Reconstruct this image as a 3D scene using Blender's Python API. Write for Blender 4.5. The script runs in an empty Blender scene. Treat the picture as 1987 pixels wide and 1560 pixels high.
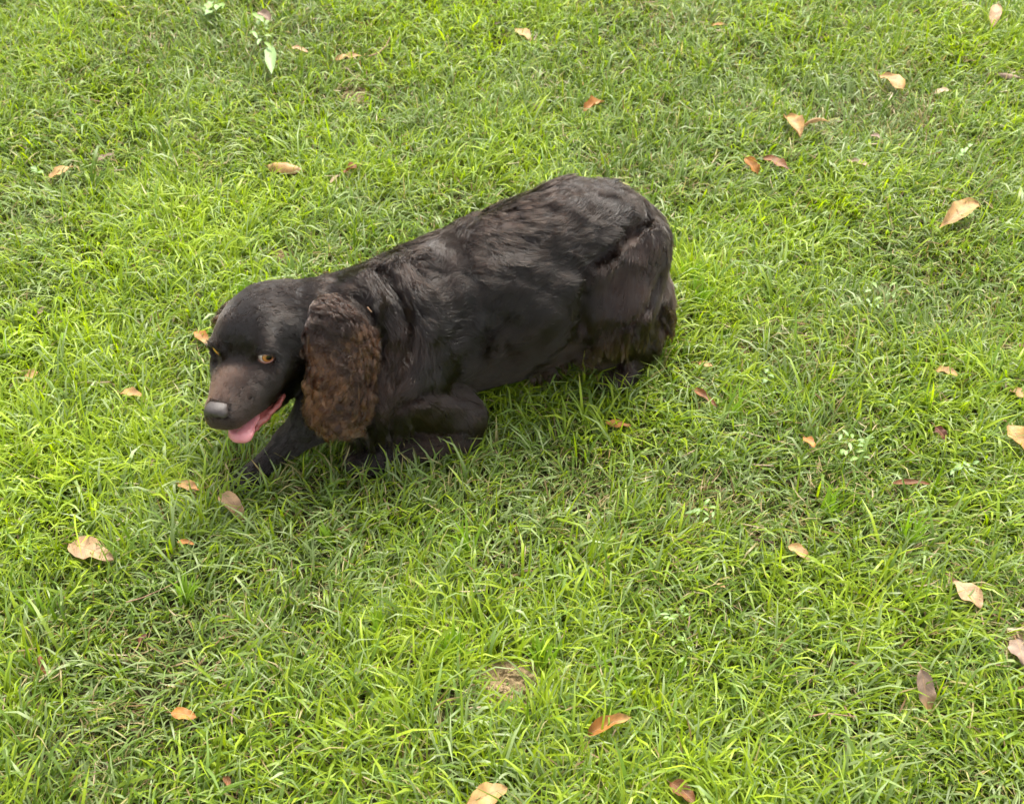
import bpy, math, random
import numpy as np
from mathutils import Vector

# ------------------------------------------------------------------ camera, sky, sun, exposure
sc = bpy.context.scene
COL = sc.collection
HFOV, CAM_H, PITCH = 45.0, 1.38, 45.0
cam_data = bpy.data.cameras.new('camera')
cam = bpy.data.objects.new('camera', cam_data)
COL.objects.link(cam)
cam.location = (0, 0, CAM_H)
cam.rotation_euler = (math.radians(90 - PITCH), 0, 0)
cam_data.sensor_width = 36
cam_data.lens = 18 / math.tan(math.radians(HFOV / 2))
cam_data.clip_start = 0.05
cam_data.clip_end = 500
cam_data.dof.use_dof = True
cam_data.dof.focus_distance = 1.74
cam_data.dof.aperture_fstop = 9.0
sc.camera = cam

world = bpy.data.worlds.new('World')
sc.world = world
world.use_nodes = True
wn, wl = world.node_tree.nodes, world.node_tree.links
wn.clear()
sky = wn.new('ShaderNodeTexSky')
sky.sky_type = 'NISHITA'
sky.sun_disc = False
SUN_EL, SUN_AZ = 55.0, 12.0            # azimuth from +Y towards +X: behind the dog, a little right
sky.sun_elevation = math.radians(SUN_EL)
sky.sun_rotation = math.radians(SUN_AZ)
sky.air_density = 1.0
sky.dust_density = 3.0
hs = wn.new('ShaderNodeHueSaturation')
hs.inputs['Saturation'].default_value = 0.18   # thin high cloud: whiter than a clear sky
bg = wn.new('ShaderNodeBackground')
bg.inputs['Strength'].default_value = 0.10
wo = wn.new('ShaderNodeOutputWorld')
wl.new(sky.outputs[0], hs.inputs['Color'])
wl.new(hs.outputs[0], bg.inputs['Color'])
wl.new(bg.outputs[0], wo.inputs['Surface'])

sun_data = bpy.data.lights.new('sun', 'SUN')
sun_data.energy = 1.5
sun_data.angle = math.radians(28)
sun_data.color = (1.0, 0.93, 0.80)
sun = bpy.data.objects.new('sun', sun_data)
COL.objects.link(sun)
e, a = math.radians(SUN_EL), math.radians(SUN_AZ)
sun_dir = Vector((math.sin(a) * math.cos(e), math.cos(a) * math.cos(e), math.sin(e)))
sun.rotation_euler = sun_dir.to_track_quat('Z', 'Y').to_euler()
sun.location = sun_dir * 20

sc.view_settings.view_transform = 'Standard'
sc.view_settings.look = 'None'
sc.view_settings.gamma = 1
sc.view_settings.exposure = 2.4
sc.view_settings.use_curve_mapping = False
sc.cycles.use_denoising = True

# ------------------------------------------------------------------ helpers
rng = np.random.default_rng(7)
FPX = (1987 / 2) / math.tan(math.radians(HFOV / 2))
_p = math.radians(PITCH)
FW = np.array([0, math.cos(_p), -math.sin(_p)]); UPV = np.array([0, math.sin(_p), math.cos(_p)])
CAMP = np.array([0, 0, CAM_H])

def ray(u, v):
    return np.array([1.0, 0, 0]) * (u - 993.5) / FPX + UPV * (780 - v) / FPX + FW

def P(u, v, z):
    """the point at height z that the photograph shows at pixel (u, v)"""
    d = ray(u, v)
    return CAMP + d * ((z - CAM_H) / d[2])

def unit(v):
    v = np.asarray(v, float)
    return v / (np.linalg.norm(v, axis=-1, keepdims=True) + 1e-12)

_lat = np.random.default_rng(3).random((32, 32, 32)).astype(np.float32) * 2 - 1
def noise(p, scale, off=0.0):
    """smooth value noise, -1..1, p (N,3)"""
    q = p * scale + off
    i = np.floor(q).astype(int); f = q - i; f = f * f * (3 - 2 * f)
    i &= 31; j = (i + 1) & 31
    r = 0
    for a_ in (0, 1):
        for b_ in (0, 1):
            for c_ in (0, 1):
                w = (f[:, 0] if a_ else 1 - f[:, 0]) * (f[:, 1] if b_ else 1 - f[:, 1]) * (f[:, 2] if c_ else 1 - f[:, 2])
                r = r + w * _lat[(j if a_ else i)[:, 0], (j if b_ else i)[:, 1], (j if c_ else i)[:, 2]]
    return r

def tag(o, label=None, cat=None, group=None, kind=None):
    if label: o['label'] = label
    if cat: o['category'] = cat
    if group: o['group'] = group
    if kind: o['kind'] = kind
    return o

def mesh_obj(name, verts, faces, mat, parent=None, smooth=True):
    """faces: (M,k) int array, or list of such arrays"""
    me = bpy.data.meshes.new(name)
    verts = np.asarray(verts, np.float32)
    fl = faces if isinstance(faces, list) else [faces]
    fl = [np.asarray(x, np.int32) for x in fl if len(x)]
    loops = np.concatenate([x.ravel() for x in fl])
    sizes = np.concatenate([np.full(len(x), x.shape[1], np.int32) for x in fl])
    starts = np.concatenate([[0], np.cumsum(sizes)[:-1]]).astype(np.int32)
    me.vertices.add(len(verts)); me.vertices.foreach_set('co', verts.ravel())
    me.loops.add(len(loops)); me.loops.foreach_set('vertex_index', loops)
    me.polygons.add(len(sizes)); me.polygons.foreach_set('loop_start', starts)
    me.polygons.foreach_set('use_smooth', np.full(len(sizes), smooth))
    me.update(calc_edges=True)
    me.validate()
    if mat: me.materials.append(mat)
    o = bpy.data.objects.new(name, me)
    COL.objects.link(o)
    if parent: o.parent = parent
    return o

def set_attr(me, name, arr, typ='FLOAT_COLOR', domain='POINT'):
    at = me.attributes.new(name, typ, domain)
    at.data.foreach_set('color' if typ == 'FLOAT_COLOR' else 'value', np.asarray(arr, np.float32).ravel())

def new_mat(name):
    m = bpy.data.materials.new(name); m.use_nodes = True
    n, l = m.node_tree.nodes, m.node_tree.links
    n.clear()
    out = n.new('ShaderNodeOutputMaterial')
    return m, n, l, out

# ------------------------------------------------------------------ distance-field modelling
class Field:
    def __init__(s, lo, hi, h):
        s.lo = np.array(lo, float); s.h = h
        s.n = np.ceil((np.array(hi) - s.lo) / h).astype(int) + 1
        s.a = np.full(s.n, 0.06, np.float32)
    def _win(s, lo, hi):
        i0 = np.clip(np.floor((lo - s.lo) / s.h).astype(int), 0, s.n); i1 = np.clip(np.ceil((hi - s.lo) / s.h).astype(int) + 1, 0, s.n)
        g = [(s.lo[k] + s.h * np.arange(i0[k], i1[k])).astype(np.float32) for k in range(3)]
        sl = tuple(slice(i0[k], i1[k]) for k in range(3))
        return sl, g[0][:, None, None], g[1][None, :, None], g[2][None, None, :]
    def _mix(s, sl, d, k, op):
        A = s.a[sl]
        if op == 'add':
            h_ = np.clip(0.5 + 0.5 * (A - d) / k, 0, 1)
            s.a[sl] = A * (1 - h_) + d * h_ - k * h_ * (1 - h_)
        else:
            d = -d
            h_ = np.clip(0.5 - 0.5 * (A - d) / k, 0, 1)
            s.a[sl] = A * (1 - h_) + d * h_ + k * h_ * (1 - h_)
    def ell(s, c, r, R=np.eye(3), k=0.03, op='add'):
        """ellipsoid, columns of R its axes"""
        c = np.asarray(c, float); r = np.asarray(r, float)
        m = (np.abs(R) @ r) + 0.06 + k
        sl, X, Y, Z = s._win(c - m, c + m)
        if min(X.size, Y.size, Z.size) == 0: return
        x, y, z = X - c[0], Y - c[1], Z - c[2]
        q = [(x * R[0, i] + y * R[1, i] + z * R[2, i]) for i in range(3)]
        k0 = np.sqrt(sum((q[i] / r[i]) ** 2 for i in range(3)))
        k1 = np.sqrt(sum((q[i] / r[i] ** 2) ** 2 for i in range(3))) + 1e-9
        s._mix(sl, (k0 * (k0 - 1) / k1).astype(np.float32), k, op)
    def cone(s, a_, b_, ra, rb, k=0.02, op='add', flat=None):
        """capsule tapering from ra to rb"""
        a_ = np.asarray(a_, float); b_ = np.asarray(b_, float)
        m = max(ra, rb) + 0.05 + k
        sl, X, Y, Z = s._win(np.minimum(a_, b_) - m, np.maximum(a_, b_) + m)
        if min(X.size, Y.size, Z.size) == 0: return
        ab = b_ - a_
        t = np.clip(((X - a_[0]) * ab[0] + (Y - a_[1]) * ab[1] + (Z - a_[2]) * ab[2]) / (ab @ ab), 0, 1)
        d = np.sqrt((X - a_[0] - t * ab[0]) ** 2 + (Y - a_[1] - t * ab[1]) ** 2 + (Z - a_[2] - t * ab[2]) ** 2) - (ra + (rb - ra) * t)
        s._mix(sl, d.astype(np.float32), k, op)
    def sample(s, p):
        q = (np.asarray(p) - s.lo) / s.h
        q = np.clip(q, 0, s.n - 1.001)
        i = q.astype(int); f = q - i
        A = s.a; x, y, z = i.T; u, v, w = f.T
        return ((A[x, y, z] * (1 - w) + A[x, y, z + 1] * w) * (1 - v) + (A[x, y + 1, z] * (1 - w) + A[x, y + 1, z + 1] * w) * v) * (1 - u) + \
               ((A[x + 1, y, z] * (1 - w) + A[x + 1, y, z + 1] * w) * (1 - v) + (A[x + 1, y + 1, z] * (1 - w) + A[x + 1, y + 1, z + 1] * w) * v) * u
    def grad(s, p, e=None):
        e = e or s.h * 1.5
        g = np.stack([s.sample(p + np.eye(3)[k] * e) - s.sample(p - np.eye(3)[k] * e) for k in range(3)], -1)
        return unit(g)
    def project(s, p, level=0.0, it=2):
        for _ in range(it):
            p = p - s.grad(p) * (s.sample(p) - level)[:, None]
        return p
    def hit(s, u, v):
        """first surface point the photograph's pixel (u, v) looks at"""
        d = ray(u, v); d = d / np.linalg.norm(d)
        t = 1.15
        for _ in range(400):
            p = CAMP + d * t
            v_ = float(s.sample(p[None])[0])
            if v_ < 0.0008: return p
            t += max(min(v_, 0.02) * 0.7, 0.0006)
            if p[2] < 0: break
        return None
    def mesh(s):
        """surface nets"""
        A = s.a; I = A < 0
        c = np.zeros(tuple(s.n - 1), bool); al = np.ones(tuple(s.n - 1), bool)
        offs = [(a_, b_, c_) for a_ in (0, 1) for b_ in (0, 1) for c_ in (0, 1)]
        for o in offs:
            S = I[o[0]:o[0] + s.n[0] - 1, o[1]:o[1] + s.n[1] - 1, o[2]:o[2] + s.n[2] - 1]
            c |= S; al &= S
        act = np.argwhere(c & ~al)
        idx = np.full(tuple(s.n - 1), -1, np.int32); idx[tuple(act.T)] = np.arange(len(act))
        acc = np.zeros((len(act), 3)); cnt = np.zeros(len(act))
        for i in range(8):
            for j in range(i + 1, 8):
                oi, oj = np.array(offs[i]), np.array(offs[j])
                if np.abs(oi - oj).sum() != 1: continue
                vi = A[tuple((act + oi).T)]; vj = A[tuple((act + oj).T)]
                m = (vi < 0) != (vj < 0)
                t = np.where(m, vi / np.where(m, vi - vj, 1), 0)
                acc += np.where(m[:, None], oi + (oj - oi) * t[:, None], 0); cnt += m
        V = s.lo + (act + acc / cnt[:, None]) * s.h
        F = []
        for ax in range(3):
            b, c2 = (ax + 1) % 3, (ax + 2) % 3
            s0 = [slice(0, n_) for n_ in s.n]; s1 = list(s0)
            s0[ax] = slice(0, s.n[ax] - 1); s1[ax] = slice(1, s.n[ax])
            E = I[tuple(s0)] != I[tuple(s1)]
            e_ = np.argwhere(E)
            e_ = e_[(e_[:, b] > 0) & (e_[:, c2] > 0) & (e_[:, b] < s.n[b] - 1) & (e_[:, c2] < s.n[c2] - 1)]
            if not len(e_): continue
            db = np.eye(3, dtype=int)[b]; dc = np.eye(3, dtype=int)[c2]
            q = np.stack([idx[tuple((e_ - db - dc).T)], idx[tuple((e_ - dc).T)], idx[tuple(e_.T)], idx[tuple((e_ - db).T)]], 1)
            fl = ~I[tuple(e_.T)]
            q[fl] = q[fl][:, ::-1]
            F.append(q)
        F = np.concatenate(F)
        return V, F[(F >= 0).all(1)]

# ------------------------------------------------------------------ the dog: one continuous body
DF = unit([-0.894, -0.447, 0]); DS = unit([0.447, -0.894, 0]); DZ = np.array([0, 0, 1.0])   # forwards, left side (near), up
RB = np.stack([DF, DS, DZ], 1)
HS = 1.12
HF = unit([-0.31, -0.932, 0.09])
HSd = unit(np.array([0.912, -0.37, 0.20]) - HF * (np.array([0.912, -0.37, 0.20]) @ HF))
HU = np.cross(HF, HSd)
if HU[2] < 0: HU = -HU
RH = np.stack([HF, HSd, HU], 1)
HO = np.array([-0.354, 1.318, 0.189])
def Hd(f_, s_, u_): return HO + RH @ (np.array([f_, s_, u_]) * HS)
def loc(p): return ((np.asarray(p) - HO) @ RH) / HS

body = Field((-0.50, 1.08, -0.03), (0.36, 1.74, 0.37), 0.0025)
# trunk
body.ell(P(905, 606, 0.143), (.185, .100, .128), RB, .04)
body.ell(P(1030, 556, 0.158), (.165, .108, .136), RB, .05)
body.ell(P(1122, 506, 0.173), (.118, .106, .127), RB, .05)
body.ell(P(1180, 514, 0.165), (.078, .084, .107), RB, .04)
body.ell(P(800, 640, 0.148), (.115, .090, .106), RB, .05)
# neck up to the skull
body.cone(P(800, 620, 0.168), P(615, 632, 0.190), .086, .066, .03)
body.cone(P(760, 690, 0.12), P(640, 680, 0.13), .085, .06, .04)
body.ell(P(735, 760, 0.085), (.07, .075, .075), RB, .04)
# near haunch
body.cone(P(1212, 488, 0.190), P(1182, 590, 0.145), .070, .064, .014)
body.cone(P(1185, 590, 0.145), P(1165, 655, 0.095), .060, .042, .02)
body.cone(P(1170, 658, 0.085), P(1250, 662, 0.05), .034, .024, .02)
body.cone(P(1250, 662, 0.045), P(1205, 730, 0.018), .022, .018, .015)
body.ell(P(1195, 738, 0.016), (.03, .022, .016), RB, .01)
# far haunch and foot
body.cone(P(1220, 470, 0.14), P(1235, 580, 0.09), .06, .05, .04)
body.cone(P(1225, 590, 0.08), P(1245, 625, 0.03), .042, .026, .03)
# tail stub
body.cone(P(1262, 560, 0.12), P(1290, 622, 0.060), .028, .012, .02)
# near shoulder, upper arm, forearm and paw
body.cone(P(820, 640, 0.17), P(790, 750, 0.12), .066, .058, .02)
body.cone(P(795, 762, 0.112), P(885, 806, 0.058), .050, .040, .007)
body.ell(P(890, 822, 0.048), (.042, .030, .032), RB, .012)
body.cone(P(895, 842, 0.032), P(745, 888, 0.022), .028, .018, .008)
body.ell(P(718, 897, 0.018), (.034, .020, .016), RB, .012)
# far foreleg stretched out in front
body.cone(P(640, 785, 0.10), P(562, 856, 0.050), .042, .020, .03)
body.cone(P(562, 856, 0.046), P(497, 916, 0.018), .0195, .0145, .015)
body.ell(P(486, 928, 0.013), (.030, .019, .013), RH, .012)
for t_ in (-.014, 0, .014):
    q = P(470, 938, 0.012) + HSd * t_
    body.ell(q, (.014, .0075, .010), RH, .006)
    q = P(690, 900, 0.018) + DS * t_
    body.ell(q, (.014, .0075, .010), RB, .006)
# broad waves of the coat over shoulder, back and rump
_ix = np.argwhere(np.abs(body.a) < .014)
_p = body.lo + _ix * body.h
_w = _p + np.stack([noise(_p, 13, 1), noise(_p, 13, 7), noise(_p, 13, 12)], 1) * .022
_r = (1 - 2.2 * np.abs(noise(_w, 24, 3))) * .0042 + noise(_w, 12, 9) * .0026
_m = np.clip((_p[:, 2] - .07) / .06, 0, 1)
_m *= 1 - np.exp(-((_p - P(1215, 530, .17)) ** 2).sum(1) / .075 ** 2)
_m *= np.clip((np.linalg.norm(_p - HO, axis=1) - .11) / .05, 0, 1)
body.a[tuple(_ix.T)] -= (_r * _m).astype(np.float32)
# skin folds of the neck and flank
def groove(pts, r=.006, k=.012):
    pts = [body.hit(*q) for q in pts]
    pts = [q for q in pts if q is not None]
    for a_, b_ in zip(pts[:-1], pts[1:]):
        body.cone(a_, b_, r, r, k, 'cut')
groove([(742, 520), (785, 580), (800, 640), (790, 700), (765, 745)], .013, .008)
def ridge(pts, r=.012, sink=.006, k=.010):
    pts = [body.hit(*q) for q in pts]
    pts = [q - body.grad(q[None])[0] * sink for q in pts if q is not None]
    for a_, b_ in zip(pts[:-1], pts[1:]):
        body.cone(a_, b_, r, r, k)
ridge([(712, 535), (752, 590), (772, 650), (766, 715)], .013, .007)
ridge([(775, 512), (815, 575), (828, 640), (812, 705), (790, 755)], .014, .008)
ridge([(1010, 660), (1060, 610), (1100, 560)], .012, .010, .02)
groove([(690, 570), (725, 610), (748, 660), (752, 720)], .010, .010)
groove([(1262, 422), (1225, 448), (1185, 492), (1140, 520), (1135, 580), (1128, 640)], .013, .008)
groove([(985, 620), (950, 650), (935, 700), (945, 760)], .003, .02)
groove([(1285, 540), (1262, 590), (1215, 640)], .011, .010)

groove([(765, 868), (800, 850), (850, 848), (900, 842)], .005, .008)
groove([(765, 800), (790, 780), (830, 768), (880, 770), (930, 785)], .006, .010)
# skull and muzzle
def he(f_, s_, u_, r, k=.02, op='add', rot=None, both=False):
    for sg in ((1, -1) if both else (1,)):
        R = RH
        if rot is not None:
            a1, a2 = rot   # pitch about side axis, yaw about up axis
            a2 = a2 * sg
            Ry = np.array([[math.cos(a1), 0, -math.sin(a1)], [0, 1, 0], [math.sin(a1), 0, math.cos(a1)]])
            Rz = np.array([[math.cos(a2), -math.sin(a2), 0], [math.sin(a2), math.cos(a2), 0], [0, 0, 1]])
            R = RH @ Rz @ Ry
        body.ell(Hd(f_, s_ * sg, u_), np.array(r) * HS, R, k * HS, op)
he(-.014, -.003, .017, (.066, .052, .045), .03)          # cranium
he(.018, .020, .020, (.036, .026, .028), .02, both=True)   # brows
he(-.01, .030, -.018, (.052, .026, .040), .02, both=True)   # cheeks
he(.060, 0, -.014, (.045, .029, .026), .02)          # stop
he(.098, 0, -.014, (.046, .0195, .018), .016)          # muzzle top
he(.088, .012, -.028, (.050, .0165, .021), .014, both=True)  # flews
he(.058, .020, -.024, (.040, .017, .027), .02, both=True)
he(.122, .006, -.024, (.018, .0125, .016), .010, both=True)
body.cone(Hd(.102, .0, -.068), Hd(.03, 0, -.064), .012, .022, .012)   # lower jaw
he(-.005, 0, -.055, (.045, .030, .025), .03)
# open mouth
he(.100, 0, -.0515, (.050, .030, .0075), .004, 'cut', rot=(.06, 0))
he(.072, 0, -.050, (.034, .045, .0050), .004, 'cut', rot=(.08, 0))
# brow ridge, eye sockets
he(.040, .030, .027, (.016, .013, .006), .010, both=True)
he(.036, .032, -.010, (.034, .021, .024), .02, both=True)
he(.063, .036, .009, (.010, .008, .008), .010, 'cut', both=True)
# eye openings: measured on the near side, mirrored to the far one
_c = loc(body.hit(516, 693)); _i = loc(body.hit(496, 697)); _o = loc(body.hit(536, 690))
_n = body.grad((HO + RH @ (_c * HS))[None])[0] @ RH
EYES = []
for sg in (1, -1):
    M = np.array([1, sg, 1])
    c_, i_, o_, n_ = _c * M, _i * M, _o * M, _n * M
    ax = unit(o_ - i_); ax = unit(ax - n_ * (ax @ n_)); up_ = np.cross(n_, ax)
    if up_[2] < 0: up_ = -up_
    hw = np.linalg.norm(o_ - i_) / 2
    R = RH @ np.stack([ax, up_, n_], 1)
    cw = HO + RH @ (c_ * HS)
    if sg < 0:
        h_ = body.hit(421, 681)                 # the far eye, as far round the brow as it can be seen
        if h_ is not None:
            cw = h_; nw = unit(body.grad(h_[None])[0] + R[:, 2]); aw = unit(R[:, 0] - nw * (R[:, 0] @ nw)); R = np.stack([aw, np.cross(nw, aw), nw], 1)
    EYES.append((cw, R, hw * HS))
for c_, R, hw in EYES:
    body.ell(c_ + R[:, 2] * -.001, (hw * 1.25, .0145, .007), R, .010)
    body.ell(c_ + R[:, 2] * .003, (hw * 1.04, .0106, .014), R, .002, 'cut')

# ------------------------------------------------------------------ materials of the dog's bare parts
def simple(name, col, rough=.5, bump=0, bscale=400, col2=None, sss=0, attr=None, spec=.5, cscale=60):
    m, n, l, out = new_mat(name)
    b = n.new('ShaderNodeBsdfPrincipled'); l.new(b.outputs[0], out.inputs[0])
    b.inputs['Base Color'].default_value = (*col, 1); b.inputs['Roughness'].default_value = rough
    b.inputs['Specular IOR Level'].default_value = spec
    if sss:
        b.inputs['Subsurface Weight'].default_value = sss; b.inputs['Subsurface Radius'].default_value = (.006, .002, .001)
        b.inputs['Subsurface Scale'].default_value = 1
    tc = n.new('ShaderNodeTexCoord')
    if col2 is not None:
        t = n.new('ShaderNodeTexNoise'); t.inputs['Scale'].default_value = cscale; t.inputs['Detail'].default_value = 5
        l.new(tc.outputs['Object'], t.inputs['Vector'])
        mx = n.new('ShaderNodeMix'); mx.data_type = 'RGBA'
        mx.inputs['A'].default_value = (*col, 1); mx.inputs['B'].default_value = (*col2, 1)
        cr = n.new('ShaderNodeMapRange'); cr.inputs[1].default_value = .35; cr.inputs[2].default_value = .65
        l.new(t.outputs['Fac'], cr.inputs[0]); l.new(cr.outputs[0], mx.inputs['Factor']); l.new(mx.outputs['Result'], b.inputs['Base Color'])
    if attr:
        at = n.new('ShaderNodeAttribute'); at.attribute_name = attr; l.new(at.outputs['Color'], b.inputs['Base Color'])
    if bump:
        t2 = n.new('ShaderNodeTexNoise'); t2.inputs['Scale'].default_value = bscale; t2.inputs['Detail'].default_value = 6
        l.new(tc.outputs['Object'], t2.inputs['Vector'])
        bp = n.new('ShaderNodeBump'); bp.inputs['Strength'].default_value = bump; bp.inputs['Distance'].default_value = .002
        l.new(t2.outputs['Fac'], bp.inputs['Height']); l.new(bp.outputs[0], b.inputs['Normal'])
    return m

M_skin = simple('dog_skin', (.008, .0055, .0042), .7, .4, 300, spec=.2)
M_nose = simple('nose_leather', (.026, .018, .015), .52, .4, 900, spec=.6)
M_tongue = simple('tongue_flesh', (.42, .15, .155), .35, .3, 500, (.52, .22, .225), sss=.3)
M_gum = simple('lip_flesh', (.20, .045, .038), .35, .3, 500, (.30, .085, .072), sss=.2)
M_lid = simple('eyelid_skin', (1, 1, 1), .45, attr='col')
M_eye, n, l, out = new_mat('eyeball')
b = n.new('ShaderNodeBsdfPrincipled'); l.new(b.outputs[0], out.inputs[0])
b.inputs['Roughness'].default_value = .08; b.inputs['Coat Weight'].default_value = .6
tc = n.new('ShaderNodeTexCoord'); sp = n.new('ShaderNodeSeparateXYZ'); l.new(tc.outputs['Object'], sp.inputs[0])
rp = n.new('ShaderNodeValToRGB'); l.new(sp.outputs['Z'], rp.inputs[0])     # object Z (unit ball) points where the dog looks
rp.color_ramp.elements[0].position = 0; rp.color_ramp.elements[0].color = (.50, .36, .28, 1)
for pos, c in ((.74, (.80, .70, .60, 1)), (.80, (.10, .035, .012, 1)), (.84, (.50, .22, .05, 1)), (.93, (.42, .17, .035, 1)), (.965, (.05, .02, .008, 1)), (.975, (.004, .004, .004, 1))):
    el = rp.color_ramp.elements.new(pos); el.color = c
rp.color_ramp.elements[-1].color = (.004, .004, .004, 1)
l.new(rp.outputs[0], b.inputs['Base Color'])

def uvball(nu=32, nv=20):
    V = [(0, 0, 1)]
    for i in range(1, nv):
        for j in range(nu):
            t, p_ = math.pi * i / nv, 2 * math.pi * j / nu
            V.append((math.sin(t) * math.cos(p_), math.sin(t) * math.sin(p_), math.cos(t)))
    V.append((0, 0, -1)); T = []; Q = []
    for j in range(nu):
        k = (j + 1) % nu
        T.append((0, 1 + j, 1 + k)); o = 1 + (nv - 2) * nu
        T.append((o + k, o + j, len(V) - 1))
        for i in range(nv - 2):
            a0 = 1 + i * nu; Q.append((a0 + j, a0 + nu + j, a0 + nu + k, a0 + k))
    return np.array(V, float), [np.array(T), np.array(Q)]

def tube(pts, rad, nseg=8):
    pts = np.asarray(pts, float); n_ = len(pts)
    rad = np.broadcast_to(rad, n_)
    V = []; d0 = None
    for i in range(n_):
        t = unit(pts[min(i + 1, n_ - 1)] - pts[max(i - 1, 0)])
        if d0 is None: d0 = unit(np.cross(t, [0.3, 0.2, 1]))
        d0 = unit(d0 - t * (d0 @ t)); e_ = np.cross(t, d0)
        for j in range(nseg):
            p_ = 2 * math.pi * j / nseg
            V.append(pts[i] + rad[i] * (d0 * math.cos(p_) + e_ * math.sin(p_)))
    Q = [(i * nseg + j, i * nseg + (j + 1) % nseg, (i + 1) * nseg + (j + 1) % nseg, (i + 1) * nseg + j) for i in range(n_ - 1) for j in range(nseg)]
    return np.array(V), np.array(Q)

V, F = body.mesh()
dog = bpy.data.objects.new('dog', None); COL.objects.link(dog)
dog_base = np.array([-0.02, 1.42, 0.0]); dog.location = dog_base
tag(dog, 'dark chocolate brown spaniel lying on the grass, panting with its pink tongue out', 'dog')
body_o = mesh_obj('body', V - dog_base, F, M_skin, dog)

# eyes
EYE_R = .0150
for (c_, R, hw), gx in zip(EYES, (.0040, .0025)):
    cen = c_ - R[:, 2] * (EYE_R - .0034)
    bv, bf = uvball()
    gaze = unit(c_ + R[:, 0] * gx + R[:, 2] * .001 - cen)
    q = Vector(gaze).to_track_quat('Z', 'Y')
    eo = mesh_obj('eye', bv, bf, M_eye, dog); eo.rotation_euler = q.to_euler(); eo.scale = (EYE_R,) * 3; eo.location = cen - dog_base
    ring = []; 
    for k in range(33):
        t = 2 * math.pi * k / 32
        x = math.cos(t) * hw * 1.02; y = (.0090 if math.sin(t) > 0 else .0090) * math.sin(t)
        d_ = unit(R @ np.array([x, y, 0]) + c_ - cen)
        ring.append(cen + d_ * (EYE_R + .0006))
    V, F = tube(ring, [.0012 + .0009 * max(0, -math.sin(2 * math.pi * k / 32)) for k in range(33)])
    lo = mesh_obj('eyelid', V - dog_base, F, M_lid, dog)
    rel = (V - c_) @ R[:, 1]
    w = np.clip((-rel) / .004, 0, 1)[:, None]
    cc = (1 - w) * np.array([.03, .017, .011]) + w * np.array([.30, .13, .085])
    set_attr(lo.data, 'col', np.concatenate([cc, np.ones((len(V), 1))], 1))

# nose
nf = Field(Hd(.14, 0, -.01) - .05, Hd(.14, 0, -.01) + .05, .0011)
def sub(fl, f_, s_, u_, r, k, op='add', both=False):
    for sg in ((1, -1) if both else (1,)):
        fl.ell(Hd(f_, s_ * sg, u_), np.array(r) * HS, RH, k * HS, op)
sub(nf, .1310, 0, -.0085, (.014, .0150, .0070), .003)
sub(nf, .1370, 0, -.0115, (.0085, .0160, .0070), .003)
sub(nf, .1360, .0078, -.0160, (.0085, .0085, .0075), .003, both=True)
sub(nf, .1365, 0, -.0215, (.006, .0055, .0080), .004)
sub(nf, .1460, .0074, -.0172, (.0050, .0042, .0036), .0015, 'cut', both=True)
sub(nf, .1410, .0145, -.0184, (.0065, .0065, .0018), .0012, 'cut', both=True)
sub(nf, .1455, 0, -.020, (.003, .0008, .011), .001, 'cut')
V, F = nf.mesh(); mesh_obj('nose', V - dog_base, F, M_nose, dog)

# tongue and the wet edge of the lower lip
tf = Field(Hd(.09, 0, -.06) - .07, Hd(.09, 0, -.06) + .07, .0013)
sub(tf, .078, .003, -.058, (.032, .013, .0040), .006)
sub(tf, .100, .005, -.0570, (.022, .0175, .0045), .008)
sub(tf, .116, .009, -.0600, (.012, .0155, .0050), .008)
sub(tf, .121, .011, -.0630, (.007, .0125, .0055), .008)
sub(tf, .105, .006, -.0510, (.030, .0016, .0026), .004, 'cut')
V, F = tf.mesh(); V = V + tf.grad(V) * (noise(V, 120)[:, None] * .0010)
mesh_obj('tongue', V - dog_base, F, M_tongue, dog)
lf = Field(Hd(.08, 0, -.05) - .08, Hd(.08, 0, -.05) + .08, .0013)
LIP = [(.112, .010, -.068), (.097, .0175, -.067), (.078, .0245, -.063), (.060, .0300, -.0595), (.046, .0330, -.054)]
sub(lf, .070, 0, -.061, (.036, .024, .008), .004)
for sg in (1, -1):
    for a_, b_ in zip(LIP[:-1], LIP[1:]):
        lf.cone(Hd(a_[0], a_[1] * sg, a_[2]), Hd(b_[0], b_[1] * sg, b_[2]), .0034, .0040, .003)
V, F = lf.mesh(); V = V + lf.grad(V) * (noise(V, 160)[:, None] * .0013 + noise(V, 420, 3)[:, None] * .0005)
mesh_obj('lip', V - dog_base, F, M_gum, dog)

# ears
def ear_field(stations, w_ax):
    """stations: (point, half length, half width, half thickness)"""
    pts = np.array([q[0] for q in stations])
    dn = unit(pts[-1] - pts[0]); w_ = unit(w_ax - dn * (w_ax @ dn)); nn = np.cross(dn, w_)
    R = np.stack([dn, w_, nn], 1)
    fl = Field(pts.min(0) - .085, pts.max(0) + .085, .0022)
    for p_, a_, b_, c_ in stations: fl.ell(p_, (a_, b_, c_), R, .022)
    ix = np.argwhere(np.abs(fl.a) < .014); q = fl.lo + ix * fl.h          # wavy locks as relief
    q2 = np.stack([q @ dn * 62, q @ w_ * 26, q @ nn * 20], 1) + np.stack([noise(q, 22, 1), noise(q, 22, 5), 0 * q[:, 0]], 1) * 1.1
    fl.a[tuple(ix.T)] -= ((1 - 2.2 * np.abs(noise(q2, 1.0, 2))) * .0018 + noise(q, 24, 8) * .0035).astype(np.float32)
    return fl, R
def out_of(u, v, d): 
    h_ = body.hit(u, v); return h_ - ray(u, v) * 0 + body.grad(h_[None])[0] * d
WAX = ray(720, 700) - ray(600, 700)
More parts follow.
